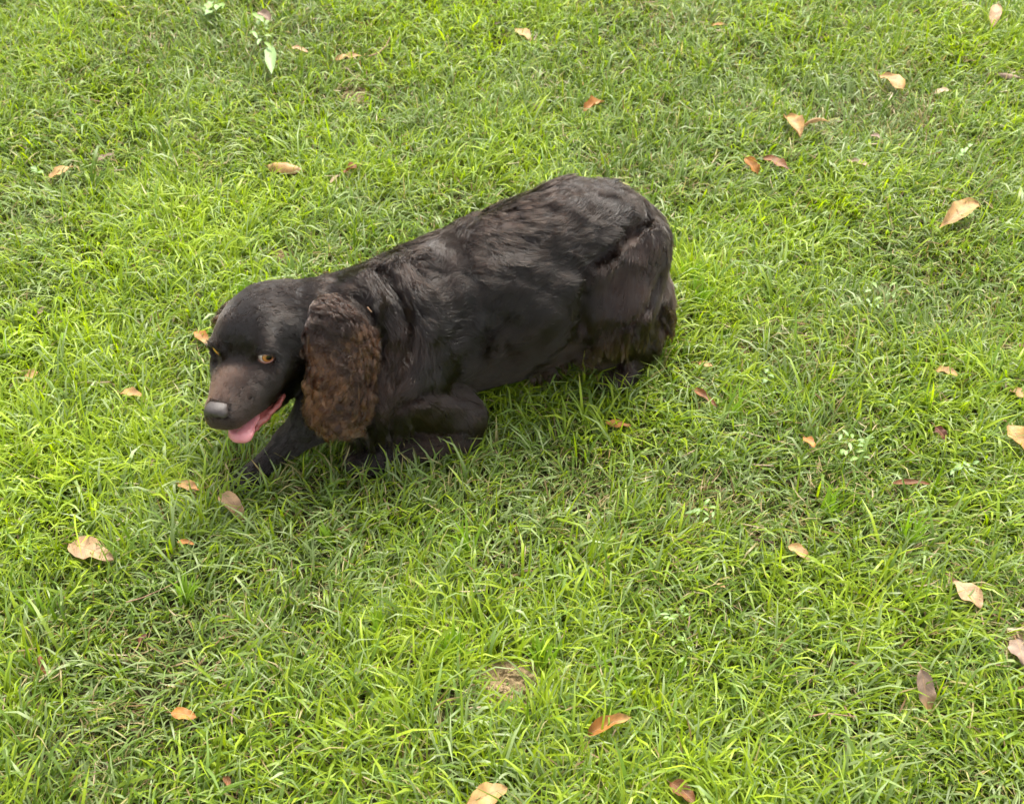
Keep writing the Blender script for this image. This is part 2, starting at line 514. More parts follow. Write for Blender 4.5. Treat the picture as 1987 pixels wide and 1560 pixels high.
ear_n, ear_nR = ear_field([(out_of(634, 622, .005), .030, .024, .010), (out_of(662, 668, .011), .042, .040, .011),
                           (out_of(671, 725, .015), .044, .041, .010), (out_of(660, 780, .017), .038, .035, .010),
                           (P(650, 798, .120), .026, .023, .009)], WAX)
ear_f, ear_fR = ear_field([(Hd(-.022, -.050, .022), .022, .02, .007), (Hd(-.026, -.062, -.010), .034, .030, .008), (Hd(-.030, -.066, -.050), .034, .032, .008)], HF)

# ------------------------------------------------------------------ fur
def hair_material(name, rough=.28):
    m, n, l, out = new_mat(name)
    h_ = n.new('ShaderNodeBsdfHairPrincipled'); h_.parametrization = 'COLOR'
    at = n.new('ShaderNodeAttribute'); at.attribute_name = 'col'
    l.new(at.outputs['Color'], h_.inputs['Color'])
    h_.inputs['Roughness'].default_value = rough; h_.inputs['IOR'].default_value = 1.47
    h_.inputs['Radial Roughness'].default_value = .32
    h_.inputs['Random Roughness'].default_value = .1
    l.new(h_.outputs[0], out.inputs[0])
    return m
M_fur = hair_material('dog_fur', .19)

def curves_obj(name, pts, rad, col, mat, parent, base):
    """pts (N,K,3), rad (N,K), col (N,K,3)"""
    N_, K_ = pts.shape[:2]
    cu = bpy.data.hair_curves.new(name)
    cu.add_curves([K_] * N_)
    cu.position_data.foreach_set('vector', (pts - base).astype(np.float32).ravel())
    ra = cu.attributes.get('radius') or cu.attributes.new('radius', 'FLOAT', 'POINT')
    ra.data.foreach_set('value', rad.astype(np.float32).ravel())
    ca = cu.attributes.new('col', 'FLOAT_COLOR', 'POINT')
    ca.data.foreach_set('color', np.concatenate([col, np.ones((N_, K_, 1))], 2).astype(np.float32).ravel())
    cu.materials.append(mat)
    o = bpy.data.objects.new(name, cu); COL.objects.link(o); o.parent = parent
    o['kind'] = 'stuff'
    return o

def surface_samples(V, F, n_, weight=None):
    A_, B_, C_, D_ = (V[F[:, i]] for i in range(4))
    ar = np.linalg.norm(np.cross(C_ - A_, D_ - B_), axis=1) / 2
    if weight is not None: ar = ar * weight(V[F].mean(1))
    cdf = np.cumsum(ar); fi = np.searchsorted(cdf, rng.random(n_) * cdf[-1])
    u, v = rng.random((2, n_, 1))
    return (A_[fi] * (1 - u) + B_[fi] * u) * (1 - v) + (D_[fi] * (1 - u) + C_[fi] * u) * v

class Flow:
    """guides: rows (u, v, u2, v2, length, lift, wave, brown): hair at pixel (u,v) lies towards (u2,v2)"""
    def __init__(s, fl, rows, extra, sig):
        p, d, a_ = [], [], []
        for q in rows:
            h0, h1 = fl.hit(q[0], q[1]), fl.hit(q[2], q[3])
            if h0 is None: continue
            if h1 is None: h1 = P(q[2], q[3], h0[2] - .01)
            p.append(h0); d.append(unit(h1 - h0)); a_.append(q[4:])
        for q in extra: p.append(q[0]); d.append(unit(q[1])); a_.append(q[2:])
        s.p, s.d, s.a, s.sig = np.array(p), np.array(d), np.array(a_, float), sig
    def __call__(s, x):
        D, A_ = np.zeros_like(x), np.zeros((len(x), s.a.shape[1])); W = np.zeros(len(x))
        for p_, d_, a_ in zip(s.p, s.d, s.a):
            r2 = ((x - p_) ** 2).sum(1)
            w = 1 / (r2 + s.sig ** 2) ** 2.5
            D += w[:, None] * d_; A_ += w[:, None] * a_; W += w
        return unit(D), A_ / W[:, None]

def grow(fl, flow, locks, per, spread, K_, colour, clump=.65, jit=.0012, rad=(.00028, .00008), wavelen=.052, seed=1, tuck=.0015, curl=0, pf=(13, 17, .28), coh=None, wrel=.0060, lsc=1.0, wang=1.25):
    """locks of hair marched over the surface; returns points, radii, colours"""
    r = np.random.default_rng(seed)
    n_ = len(locks)
    d, at = flow(locks)
    ln, lift, wav = at[:, 0] * np.where(at[:, 0] > .016, 1.5, 1) * (1 + .25 * r.normal(size=n_)).clip(.5, 1.6), at[:, 1] * lsc * np.where(r.random(n_) < .06, 3.0, 1), at[:, 2]
    ph = noise(locks, pf[0]) * 7.5 + r.normal(size=n_) * pf[2]
    if coh is not None: ph = ph + 2 * np.pi * (locks @ coh) / wavelen
    bend = noise(locks, pf[1], 5.3) * 1.9 * np.clip(wav * 1.3, 0, 1)      # whorls
    hand = np.where(r.random(n_) < .5, -1, 1)
    p = locks.copy(); path = [p]
    for i in range(1, K_):
        t = i / (K_ - 1)
        g = fl.grad(p, .004)
        dd, _ = flow(p) if i in (1, K_ // 2) else (dd, 0)
        dt = unit(dd - g * (dd * g).sum(1, keepdims=True))
        sd = np.cross(g, dt)
        s_arc = ln * t
        ang = bend + wav * wang * np.sin(2 * np.pi * s_arc / wavelen + ph)
        step = dt * np.cos(ang)[:, None] + sd * np.sin(ang)[:, None]
        p = p + step * (ln / (K_ - 1))[:, None]
        lvl = lift * (t ** .8) + wav * wrel * np.sin(2 * np.pi * s_arc / wavelen * 1.0 + ph + 1.3) * t + .0008
        if curl: lvl = lvl + curl * np.sin(2 * np.pi * s_arc / wavelen + ph + np.pi / 2) * t
        dist = fl.sample(p)
        tgt = np.maximum(lvl, .0006)
        k_ = np.where(dist < tgt, 1.0, .85)
        p = p + g * ((tgt - dist) * k_)[:, None]
        p[:, 2] = np.maximum(p[:, 2], .004)
        path.append(p)
    path = np.stack(path, 1)                                           # (n,K,3)
    g0 = fl.grad(locks, .004)
    off = r.normal(size=(n_, per, 3)) * spread
    off -= g0[:, None] * (off * g0[:, None]).sum(-1, keepdims=True)
    t = np.linspace(0, 1, K_)
    lenf = (1 - .35 * r.random((n_, per)))
    root = path[:, None, :1] + off[:, :, None]
    pts = path[:, None] + off[:, :, None] * (1 - clump * t[:, None] ** .8)
    # shorter hairs stop earlier along their lock
    ti = t[None, None] * lenf[..., None] * (K_ - 1)
    i0 = np.minimum(ti.astype(int), K_ - 2); fr = (ti - i0)[..., None]
    nn = np.arange(n_)[:, None, None]; mm = np.arange(per)[None, :, None]
    pts = pts[nn, mm, i0] * (1 - fr) + pts[nn, mm, i0 + 1] * fr
    wob = r.normal(size=(n_, per, 1, 3)) * jit * t[:, None] + r.normal(size=(n_, per, K_, 3)) * jit * .25
    pts = (pts + wob).reshape(-1, K_, 3)
    # keep roots on the skin
    R0 = fl.project(pts[:, 0], -tuck); sh = R0 - pts[:, 0]
    pts = pts + sh[:, None] * (1 - t[:, None]) ** 2
    for i in range(1, K_):
        q = pts[:, i]; dd_ = fl.sample(q); bad = dd_ < .0005
        if bad.any(): q[bad] += fl.grad(q[bad]) * (.0008 - dd_[bad])[:, None]
    lr = np.repeat(np.arange(n_), per)
    radii = np.linspace(rad[0], rad[1], K_)[None] * (1 + .3 * r.random((len(pts), 1)))
    colr = colour(pts, at[lr], r, lr)
    return pts, radii, colr

def coat(pts, at, r, lr):
    N_, K_ = pts.shape[:2]; t = np.linspace(0, 1, K_)[None, :, None]
    dark = np.array([.0018, .0010, .0006]); mid = np.array([.0065, .0036, .0022]); brn = np.array([.085, .034, .0165])
    nl = r.random(lr.max() + 1)[lr][:, None, None]; nh = r.random((N_, 1, 1))
    nl = np.where(at[:, 0][:, None, None] < .0145, .5 + .25 * (nl - .5), nl)
    c = dark + (mid - dark) * (.6 * nl + .4 * nh)
    bw = np.clip(at[:, 3][:, None, None] * (.35 + .65 * nl + .3 * nh) * (.75 + .35 * t), 0, 1)
    return c * (1 - bw) + brn * (.7 + .6 * nh) * bw

rows = [
    # head: u, v, u2, v2, length, lift, wave, brown
    (425, 765, 440, 735, .004, .0004, 0, .27), (440, 730, 452, 700, .005, .0005, 0, .20), (462, 690, 478, 650, .006, .0006, 0, .02),
    (455, 640, 480, 600, .008, .0008, .05, 0), (490, 600, 530, 580, .010, .001, .05, 0), (540, 640, 570, 656, .009, .001, .05, 0),
    (540, 590, 585, 590, .012, .0015, .1, 0), (560, 700, 580, 720, .009, .001, .05, 0), (520, 740, 560, 740, .007, .0008, 0, .05),
    (470, 780, 520, 770, .005, .0005, 0, .14), (440, 810, 470, 812, .0045, .0005, 0, .18), (560, 760, 585, 785, .012, .002, .1, 0),
    (430, 630, 445, 590, .008, .001, 0, 0), (590, 560, 630, 570, .016, .002, .3, 0), (620, 570, 670, 580, .022, .003, .6, .02),
    # neck and ruff
    (680, 545, 720, 560, .026, .004, .5, .03), (700, 600, 730, 660, .026, .003, .5, .02), (745, 560, 770, 620, .024, .003, .4, 0),
    (760, 520, 790, 550, .028, .006, .4, .05), (775, 650, 785, 710, .034, .006, .5, .12), (760, 720, 740, 775, .036, .007, .6, .14),
    (740, 650, 750, 700, .028, .004, .5, .02), (700, 830, 710, 870, .030, .004, .3, 0),
    # shoulder, flank and back
    (810, 520, 850, 560, .030, .004, .9, 0), (830, 600, 850, 670, .028, .003, .6, 0), (840, 700, 850, 770, .018, .002, .2, .02),
    (900, 500, 950, 510, .032, .004, 1, .02), (910, 560, 950, 600, .032, .004, 1, 0), (900, 640, 930, 690, .026, .003, .6, 0),
    (960, 450, 1010, 450, .030, .004, 1, .03), (980, 520, 1030, 530, .030, .004, .9, 0), (980, 600, 1030, 620, .030, .004, .7, 0),
    (960, 690, 1020, 680, .026, .003, .4, .05), (1050, 640, 1100, 620, .026, .003, .4, .02), (1060, 560, 1110, 570, .024, .003, .4, 0),
    (1050, 420, 1100, 430, .026, .003, .7, .02), (1060, 490, 1110, 510, .024, .003, .6, 0), (1120, 400, 1160, 420, .026, .004, .8, 0),
    (1180, 390, 1220, 430, .028, .005, 1, 0), (1160, 450, 1190, 500, .022, .003, .5, 0), (1245, 430, 1275, 480, .020, .003, .3, 0),
    # haunch and its feathering
    (1220, 500, 1200, 560, .018, .0010, .0, .12), (1250, 470, 1235, 520, .018, .001, 0, .10), (1195, 545, 1175, 600, .018, .001, 0, .12), (1235, 550, 1215, 600, .018, .001, 0, .12), (1180, 600, 1160, 650, .016, .001, .0, .14), (1270, 500, 1262, 550, .010, .001, 0, .12), (1155, 570, 1145, 620, .017, .001, 0, .05), (1278, 530, 1275, 580, .017, .001, .0, .06),
    (1220, 645, 1212, 700, .026, .004, .15, .15), (1190, 660, 1165, 700, .024, .003, .15, .15),
    (1285, 600, 1290, 660, .020, .003, .1, .08), (1300, 625, 1305, 665, .024, .004, .2, .3), (1255, 650, 1255, 700, .035, .006, .2, .05),
    (1130, 690, 1090, 710, .030, .004, .3, .12),
    # forelegs
    (800, 820, 850, 850, .017, .0012, .15, .12), (880, 810, 915, 850, .017, .0012, .15, .09), (850, 870, 780, 885, .015, .001, 0, .18),
    (740, 890, 700, 900, .007, .0006, 0, .05), (600, 800, 560, 850, .012, .001, 0, 0), (530, 880, 495, 915, .008, .001, 0, 0),
]
extra = [(P(900, 470, .2) + np.array([0, .1, -.05]), -DF, .028, .004, .8, 0), (P(1150, 400, .2) + np.array([0, .1, -.05]), -DF, .026, .004, .8, 0),
         (P(700, 520, .2) + np.array([0, .1, -.05]), -DF, .028, .004, .5, 0), (np.array([-.1, 1.4, .02]), -DF, .02, .002, .3, 0),
         (Hd(.06, -.03, -.01), -HF, .006, .0006, 0, .03), (Hd(.09, .0, -.065), -HF, .006, .0006, 0, .03), (Hd(0, -.05, .0), -HF, .01, .001, 0, .03)]
flow = Flow(body, rows, extra, .012)
BV, BF = body.mesh()
keep_eye = [(c_, R, hw) for c_, R, hw in EYES]
def w_body(c):
    w = np.ones(len(c))
    w[c[:, 2] < .006] = 0
    h_ = loc(c)
    head = (h_[:, 0] > -.06) & (np.abs(h_[:, 1]) < .075) & (h_[:, 2] > -.08)
    w[head] = 3.2
    w[head & (h_[:, 0] > .04)] = 7
    for c_, R, hw in keep_eye:
        q = (c - c_) @ R
        w[((q[:, 0] / (hw * 1.05)) ** 2 + (q[:, 1] / .0078) ** 2 < 1) & (np.abs(q[:, 2]) < .03)] = 0
    # inside the mouth and under the nose leather
    w[(h_[:, 0] > .035) & (h_[:, 2] < -.040) & (h_[:, 2] > -.058) & (np.abs(h_[:, 1]) < .045) & (body.grad(c) @ HU > -.2)] = 0
    w[nf.sample(c) < .001] = 0
    return w
NL = 20500
locks = surface_samples(BV, BF, NL, w_body)
d0, at0 = flow(locks)
shortm = at0[:, 0] < .0145
for nm, sel, per, spr, K_, cl in (('fur', ~shortm, 22, .0052, 9, .36), ('fur', shortm, 17, .0028, 4, .15)):
    pts, rad, colr = grow(body, flow, locks[sel], per, spr, K_, coat, clump=cl, seed=11, wavelen=.048, pf=(9, 11, .06), wrel=.0042, lsc=.5, wang=1.1,
                          rad=(.00026, .00008) if K_ > 4 else (.00026, .00009), jit=.0003 if K_ > 4 else .0002)
    curves_obj(nm, pts, rad, colr, M_fur, body_o, dog_base)

# ears: flap meshes with long curly locks
def ear_coat(pts, at, r, lr):
    N_, K_ = pts.shape[:2]; t = np.linspace(0, 1, K_)[None, :, None]
    dark = np.array([.0045, .0022, .0013]); brn = np.array([.036, .0145, .0064]); gold = np.array([.19, .088, .034])
    nl = r.random(lr.max() + 1)[lr][:, None, None]; nh = r.random((N_, 1, 1))
    pn = noise(pts[:, 0], 45, 2.2)[:, None, None] * .5 + .5
    bw = np.clip(at[:, 3][:, None, None] * (.25 + .45 * nl + .8 * pn + .2 * nh) * (.85 + .2 * t), 0, 1)
    c = dark * (1 - bw) + brn * bw
    gw = np.clip(bw * (nl - .35) * 1.2, 0, .9) * (at[:, 3][:, None, None] > .55)
    return c * (1 - gw) + gold * gw
near_rows = [tuple(q[:4]) + (q[4] * 1.7, q[5] * .45, q[6] * 1.0, q[7]) for q in [(610, 605, 640, 625, .020, .003, .6, .15), (650, 610, 690, 640, .028, .004, .9, .20), (605, 660, 640, 680, .030, .005, 1, .75),
             (600, 720, 625, 745, .032, .006, 1.1, 1.0), (595, 770, 620, 800, .032, .006, 1.1, .95), (650, 680, 690, 705, .034, .005, 1.1, .25),
             (690, 670, 715, 720, .036, .006, 1, .7), (710, 720, 715, 770, .036, .006, 1, .7), (655, 740, 690, 765, .034, .005, 1.1, .25),
             (650, 790, 665, 825, .034, .006, 1.1, .75), (690, 770, 680, 810, .034, .006, 1, .6), (620, 815, 645, 845, .034, .006, 1, .9), (640, 830, 660, 848, .018, .010, 1, .8), (598, 800, 596, 835, .026, .010, 1, .8), (718, 760, 728, 800, .026, .012, 1, .5)]]
for fl, R_, rws, ext, nl_ in ((ear_n, ear_nR, near_rows, [], 1500), (ear_f, ear_fR, [], [(Hd(-.01, -.07, .0), ear_fR[:, 0], .030, .004, .6, .35)], 420)):
    EV, EF = fl.mesh()
    eo = mesh_obj('ear', EV - dog_base, EF, M_skin, dog)
    ef = Flow(fl, rws, ext, .012)
    sets = []
    for nk, per, spr, cl, wl_, cu_, sd_ in ((int(nl_ * .40), 90, .0042, .50, .036, .0022, 5), (int(nl_ * .50), 40, .0034, .42, .028, .0014, 6)):
        lk = surface_samples(EV, EF, nk)
        sets.append(grow(fl, ef, lk, per, spr, 18, ear_coat, clump=cl, seed=sd_, rad=(.00026, .00010), wavelen=wl_, jit=.0005, curl=cu_, pf=(22, 12, .22), wrel=.0042, coh=R_[:, 0] * .3))
    curves_obj('fur', *[np.concatenate([q[i] for q in sets]) for i in range(3)], M_fur, eo, dog_base)

# feathering that hangs free: back of the thigh, tail, belly edge
def hang(A, B, n_, ln, dr, br, per=26, spread=.0026, seed=3, off=.002):
    """locks rooted on the coat between the pixels A and B, falling in direction dr"""
    r = np.random.default_rng(seed)
    h0 = [body.hit(A[0] + (B[0] - A[0]) * t, A[1] + (B[1] - A[1]) * t) for t in np.linspace(0, 1, 9)]
    h0 = np.array([q for q in h0 if q is not None])
    k = r.random(n_) * (len(h0) - 1); i0 = np.minimum(k.astype(int), len(h0) - 2); f = (k - i0)[:, None]
    root = h0[i0] * (1 - f) + h0[i0 + 1] * f + r.normal(size=(n_, 3)) * .004
    K_ = 9; t = np.linspace(0, 1, K_)
    L_ = ln * (.65 + .6 * r.random(n_)); d_ = unit(np.array(dr) + r.normal(size=(n_, 3)) * .16)
    ph = r.random(n_) * 6.28; sd = unit(np.cross(d_, [0, 1, .3]))
    path = root[:, None] + d_[:, None] * (L_[:, None] * t)[..., None] + np.array([0, 0, -1.0]) * (L_[:, None] * t ** 2 * .25)[..., None] \
        + sd[:, None] * (.0022 * np.sin(t[None] * 7 + ph[:, None]) * t)[..., None]
    o_ = r.normal(size=(n_, per, 1, 3)) * spread * (1 - .75 * t[None, None, :, None])
    pts = (path[:, None] + o_ + r.normal(size=(n_, per, K_, 3)) * .0002).reshape(-1, K_, 3)
    for i in range(1, K_):
        q = pts[:, i]; dd_ = body.sample(q); bad = dd_ < .001
        if bad.any(): q[bad] += body.grad(q[bad]) * (.002 - dd_[bad])[:, None]
    pts[..., 2] = np.maximum(pts[..., 2], .004)
    lr = np.repeat(np.arange(n_), per); at = np.tile([ln, .003, 0, br], (len(pts), 1))
    return pts, np.linspace(.00026, .00008, K_)[None] * np.ones((len(pts), 1)), coat(pts, at, r, lr)
parts_ = [hang((1165, 655), (1245, 625), 34, .036, (-.15, -.35, -1), .24, spread=.0036, seed=3), hang((1200, 648), (1270, 622), 50, .030, (.0, -.3, -1), .06, seed=4),
          hang((1294, 600), (1302, 636), 26, .022, (.35, -.2, -1), .30, seed=5), hang((1284, 590), (1296, 620), 20, .024, (.2, -.3, -1), .08, seed=8), hang((1030, 725), (1150, 680), 50, .020, (.5, -.3, -.9), .18, seed=6),
          hang((800, 590), (772, 745), 130, .030, (-.35, -.35, -1), .14, seed=12), hang((748, 575), (758, 700), 60, .024, (-.1, -.2, -1), .03, seed=13),
          hang((715, 522), (828, 498), 60, .013, (.8, .3, .3), .0, spread=.0032, seed=14),
          hang((650, 850), (790, 800), 60, .03, (.15, -.3, -1), .02, seed=7)]
curves_obj('feathering', *[np.concatenate([q[i] for q in parts_]) for i in range(3)], M_fur, body_o, dog_base)

# ------------------------------------------------------------------ ground
M_soil = simple('lawn_soil', (.050, .036, .020), .95, 1, 160, (.035, .042, .014), spec=.1, cscale=60)
def ground_z(x, y):
    p_ = np.stack([x, y, 0 * x], -1).reshape(-1, 3)
    z = noise(p_, 3.1, 4) * .004 + noise(p_, 9, 8) * .0025
    far = np.clip((np.hypot(x, y - 1.4).ravel() - 2.5) / 2, 0, 1)
    return (z * (1 - far)).reshape(np.shape(x))
gx = np.concatenate([[-250, -80, -30, -12, -6], np.linspace(-3.5, 3.5, 141), [6, 12, 30, 80, 250]])
gy = np.concatenate([[-250, -80, -30, -12, -5], np.linspace(-2, 5, 141), [8, 14, 32, 80, 250]])
GX, GY = np.meshgrid(gx, gy, indexing='ij')
GV = np.stack([GX, GY, ground_z(GX, GY) - .003], -1).reshape(-1, 3)
ni, nj = GX.shape
ii, jj = np.meshgrid(np.arange(ni - 1), np.arange(nj - 1), indexing='ij')
a0 = (ii * nj + jj).ravel()
g = mesh_obj('ground', GV, np.stack([a0, a0 + nj, a0 + nj + 1, a0 + 1], 1), M_soil)
g['kind'] = 'structure'

# ------------------------------------------------------------------ fallen leaves
M_leaf, n, l, out = new_mat('dry_leaf')
at = n.new('ShaderNodeAttribute'); at.attribute_name = 'col'
uvn = n.new('ShaderNodeAttribute'); uvn.attribute_name = 'luv'
tc = n.new('ShaderNodeTexCoord')
sp = n.new('ShaderNodeSeparateColor'); l.new(uvn.outputs['Color'], sp.inputs[0])
# side veins: a wave that slants away from the midrib
ab = n.new('ShaderNodeMath'); ab.operation = 'ABSOLUTE'; l.new(sp.outputs[1], ab.inputs[0])
m1 = n.new('ShaderNodeMath'); m1.operation = 'MULTIPLY_ADD'; l.new(ab.outputs[0], m1.inputs[0]); m1.inputs[1].default_value = -.22; l.new(sp.outputs[0], m1.inputs[2])
m2 = n.new('ShaderNodeMath'); m2.operation = 'MULTIPLY'; l.new(m1.outputs[0], m2.inputs[0]); m2.inputs[1].default_value = 62
m3 = n.new('ShaderNodeMath'); m3.operation = 'SINE'; l.new(m2.outputs[0], m3.inputs[0])
vr = n.new('ShaderNodeMapRange'); l.new(m3.outputs[0], vr.inputs[0]); vr.inputs[1].default_value = .75; vr.inputs[2].default_value = 1; vr.inputs[3].default_value = 0; vr.inputs[4].default_value = .35
mr = n.new('ShaderNodeMapRange'); l.new(ab.outputs[0], mr.inputs[0]); mr.inputs[1].default_value = .09; mr.inputs[2].default_value = .02; mr.inputs[3].default_value = 0; mr.inputs[4].default_value = .7
mxv = n.new('ShaderNodeMath'); mxv.operation = 'MAXIMUM'; l.new(vr.outputs[0], mxv.inputs[0]); l.new(mr.outputs[0], mxv.inputs[1])
t1 = n.new('ShaderNodeTexNoise'); t1.inputs['Scale'].default_value = 70; t1.inputs['Detail'].default_value = 6; l.new(tc.outputs['Object'], t1.inputs['Vector'])
r1 = n.new('ShaderNodeMapRange'); l.new(t1.outputs['Fac'], r1.inputs[0]); r1.inputs[1].default_value = .3; r1.inputs[2].default_value = .7; r1.inputs[3].default_value = .55; r1.inputs[4].default_value = 1.25
vm = n.new('ShaderNodeVectorMath'); vm.operation = 'SCALE'; l.new(at.outputs['Color'], vm.inputs[0]); l.new(r1.outputs[0], vm.inputs['Scale'])
t3 = n.new('ShaderNodeTexNoise'); t3.inputs['Scale'].default_value = 260; t3.inputs['Detail'].default_value = 3; l.new(tc.outputs['Object'], t3.inputs['Vector'])
r3 = n.new('ShaderNodeMapRange'); l.new(t3.outputs['Fac'], r3.inputs[0]); r3.inputs[1].default_value = .64; r3.inputs[2].default_value = .72; r3.inputs[3].default_value = 0; r3.inputs[4].default_value = .75
mk = n.new('ShaderNodeMix'); mk.data_type = 'RGBA'; l.new(r3.outputs[0], mk.inputs['Factor']); l.new(vm.outputs[0], mk.inputs['A']); mk.inputs['B'].default_value = (.07, .03, .015, 1)
mx = n.new('ShaderNodeMix'); mx.data_type = 'RGBA'; l.new(mxv.outputs[0], mx.inputs['Factor']); l.new(mk.outputs['Result'], mx.inputs['A']); mx.inputs['B'].default_value = (.30, .185, .095, 1)
b = n.new('ShaderNodeBsdfPrincipled'); l.new(mx.outputs['Result'], b.inputs['Base Color']); b.inputs['Roughness'].default_value = .55; b.inputs['Specular IOR Level'].default_value = .35
bp = n.new('ShaderNodeBump'); bp.inputs['Strength'].default_value = .5; bp.inputs['Distance'].default_value = .001; l.new(mxv.outputs[0], bp.inputs['Height']); l.new(bp.outputs[0], b.inputs['Normal'])
tr = n.new('ShaderNodeBsdfTranslucent'); l.new(mx.outputs['Result'], tr.inputs[0])
ms = n.new('ShaderNodeMixShader'); ms.inputs[0].default_value = .18; l.new(b.outputs[0], ms.inputs[1]); l.new(tr.outputs[0], ms.inputs[2]); l.new(ms.outputs[0], out.inputs[0])

LEAFC = dict(tan=(.41, .24, .085), pink=(.40, .25, .13), orange=(.36, .15, .03), rust=(.18, .068, .022), dark=(.06, .028, .018), pale=(.38, .28, .17), grey=(.22, .15, .105), red=(.13, .038, .02), green=(.16, .26, .04), mint=(.20, .31, .10))
LEAF_FOOT = []      # footprints so that the grass does not stand through a leaf
def leaf_geo(A, B, w, curl, fold, twist, r, nu=16, nv=8, shape=.42, wavy=.09, up=None):
    A, B = np.asarray(A, float), np.asarray(B, float)
    L_ = np.linalg.norm(B - A); ax = (B - A) / L_
    up = unit(np.array([0, 0, 1.0]) if up is None else np.asarray(up, float)); sd = unit(np.cross(ax, up)); nn = np.cross(sd, ax)
    u = np.linspace(0, 1, nu + 1); v = np.linspace(-1, 1, nv + 1)
    U_, V_ = np.meshgrid(u, v, indexing='ij')
    prof = (np.sin(np.pi * U_ ** (math.log(.5) / math.log(shape))) ** .75) * (1 + .07 * r.random() * np.sin(U_ * 31 + r.random() * 6) + .10 * r.random() * np.sin(U_ * 13 + V_ * 2 + r.random() * 6)) + .015
    ph = r.random(4) * 6.28
    x = U_ * L_
    bend = curl * L_ * (4 * U_ * (1 - U_))                       # arch along the length
    cross = fold * w * .5 * (V_ ** 2) * prof                       # edges lifted (+) or rolled under (-)
    rip = wavy * w * (np.sin(U_ * 11 + ph[0] + V_ * 1.5) * V_ ** 2 + .5 * np.sin(U_ * 19 + ph[1]) * V_)
    ang = twist * (U_ - .5)
    yy = V_ * prof * w * .5 * math.sqrt(max(.15, 1 - min(abs(fold), 1) ** 2 * .5)); zz = cross + rip
    y2 = yy * np.cos(ang) - zz * np.sin(ang); z2 = yy * np.sin(ang) + zz * np.cos(ang) + bend
    mid = .05 * w * np.sin(U_ * 3 + ph[2])
    pts = A + x[..., None] * ax + (y2 + mid)[..., None] * sd + z2[..., None] * nn
    i_, j_ = np.meshgrid(np.arange(nu), np.arange(nv), indexing='ij'); a0 = (i_ * (nv + 1) + j_).ravel()
    F = np.stack([a0, a0 + nv + 1, a0 + nv + 2, a0 + 1], 1)
    return pts.reshape(-1, 3), F, np.stack([U_, V_, 0 * U_, 0 * U_ + 1], -1).reshape(-1, 4)

def leaf(name, a, b, wpx, col, label, z=(.022, .026), curl=.06, fold=.3, twist=.3, stalk=True, cat='leaf', group='dry leaves fallen on the lawn', tip=None, shape=.42):
    r = np.random.default_rng(abs(int(a[0] * 7 + a[1] * 13)))
    z = (z[0] - .004, z[1] - .004)
    A, B = P(a[0], a[1], z[0]), P(b[0], b[1], z[1])
    mpp = np.linalg.norm((A + B) / 2 - CAMP) / FPX
    w = wpx * mpp
    pts, F, uv = leaf_geo(A, B, w, curl, fold, twist, r, shape=shape)
    c0 = pts.mean(0); base = np.array([c0[0], c0[1], c0[2]])
    o = mesh_obj(name, pts - base, F, M_leaf); o.location = base
    cc = np.array(LEAFC[col])[None] * (.93 + .25 * noise(pts, 90, 3)[:, None])
    if tip: 
        k_ = np.clip((uv[:, 0] - .55) / .4, 0, 1)[:, None]; cc = cc * (1 - k_) + np.array(LEAFC[tip]) * k_
    set_attr(o.data, 'col', np.concatenate([cc, np.ones((len(cc), 1))], 1)); set_attr(o.data, 'luv', uv)
    tag(o, label, cat, group)
    if stalk and w > .012:
        ax = unit(A - B); e_ = A + ax * .012 + np.array([r.normal() * .002, 0, -.004])
        sv, sf = tube([A - ax * .004, A + ax * .005, e_], [.0006, .0006, .0005], 5)
        so = mesh_obj('stalk', sv - base, sf, M_leaf, o)
        set_attr(so.data, 'col', np.tile([.25, .13, .06, 1], (len(sv), 1))); set_attr(so.data, 'luv', np.tile([.5, .5, 0, 1], (len(sv), 1)))
    LEAF_FOOT.append(((A + B) / 2, unit((B - A) * [1, 1, 0]), np.linalg.norm((B - A)[:2]) / 2, w / 2, min(z)))
    return o

L = leaf
n_ = 'fallen_leaf'
L(n_, (1002, 56), (1030, 80), 22, 'tan', 'small round tan leaf alone near the top edge, above the dog', fold=.1)
L(n_, (1936, 8), (1922, 56), 20, 'pink', 'upright pinkish leaf in the top right corner', z=(.045, .02))
L(n_, (1704, 148), (1752, 176), 34, 'tan', 'broad tan leaf upper right with a pointed left end', curl=.12, shape=.62)
L(n_, (1813, 181), (1845, 175), 13, 'pale', 'pale sliver of leaf half sunk in the grass beside the broad tan one')
L(n_, (1132, 216), (1174, 198), 26, 'orange', 'folded orange brown leaf behind the dog\'s rump, upper middle', fold=.8, tip='tan')
L(n_, (1526, 228), (1550, 268), 34, 'tan', 'crumpled upright tan leaf touching a thin curled one', fold=.6, curl=.15, shape=.5)
L(n_, (1556, 246), (1608, 236), 13, 'tan', 'thin rolled tan leaf with a dark hollow, right of the crumpled one', fold=-.9, curl=.25)
L(n_, (1447, 306), (1470, 340), 26, 'orange', 'rusty orange leaf standing beside a darker one, right of the rump', fold=.5, z=(.04, .02))
L(n_, (1482, 306), (1532, 332), 24, 'rust', 'brown orange leaf lying flat right next to the rusty orange one', fold=.4)
L(n_, (1643, 310), (1688, 324), 15, 'pale', 'narrow pale tan leaf in the grass below the rolled leaf')
L(n_, (1816, 448), (1900, 396), 44, 'tan', 'large pointed tan leaf with a rolled corner, the biggest on the right', z=(.02, .038), curl=.10, fold=.45, shape=.66)
L(n_, (1928, 143), (1986, 152), 14, 'grey', 'dull curled brown leaf cut by the right edge, near the top', fold=-.7)
L(n_, (1690, 262), (1710, 270), 12, 'grey', 'tiny greyish leaf scrap below the rolled leaf')
L(n_, (1380, 50), (1412, 49), 10, 'orange', 'tiny thin orange brown leaf near the top edge, right of centre')
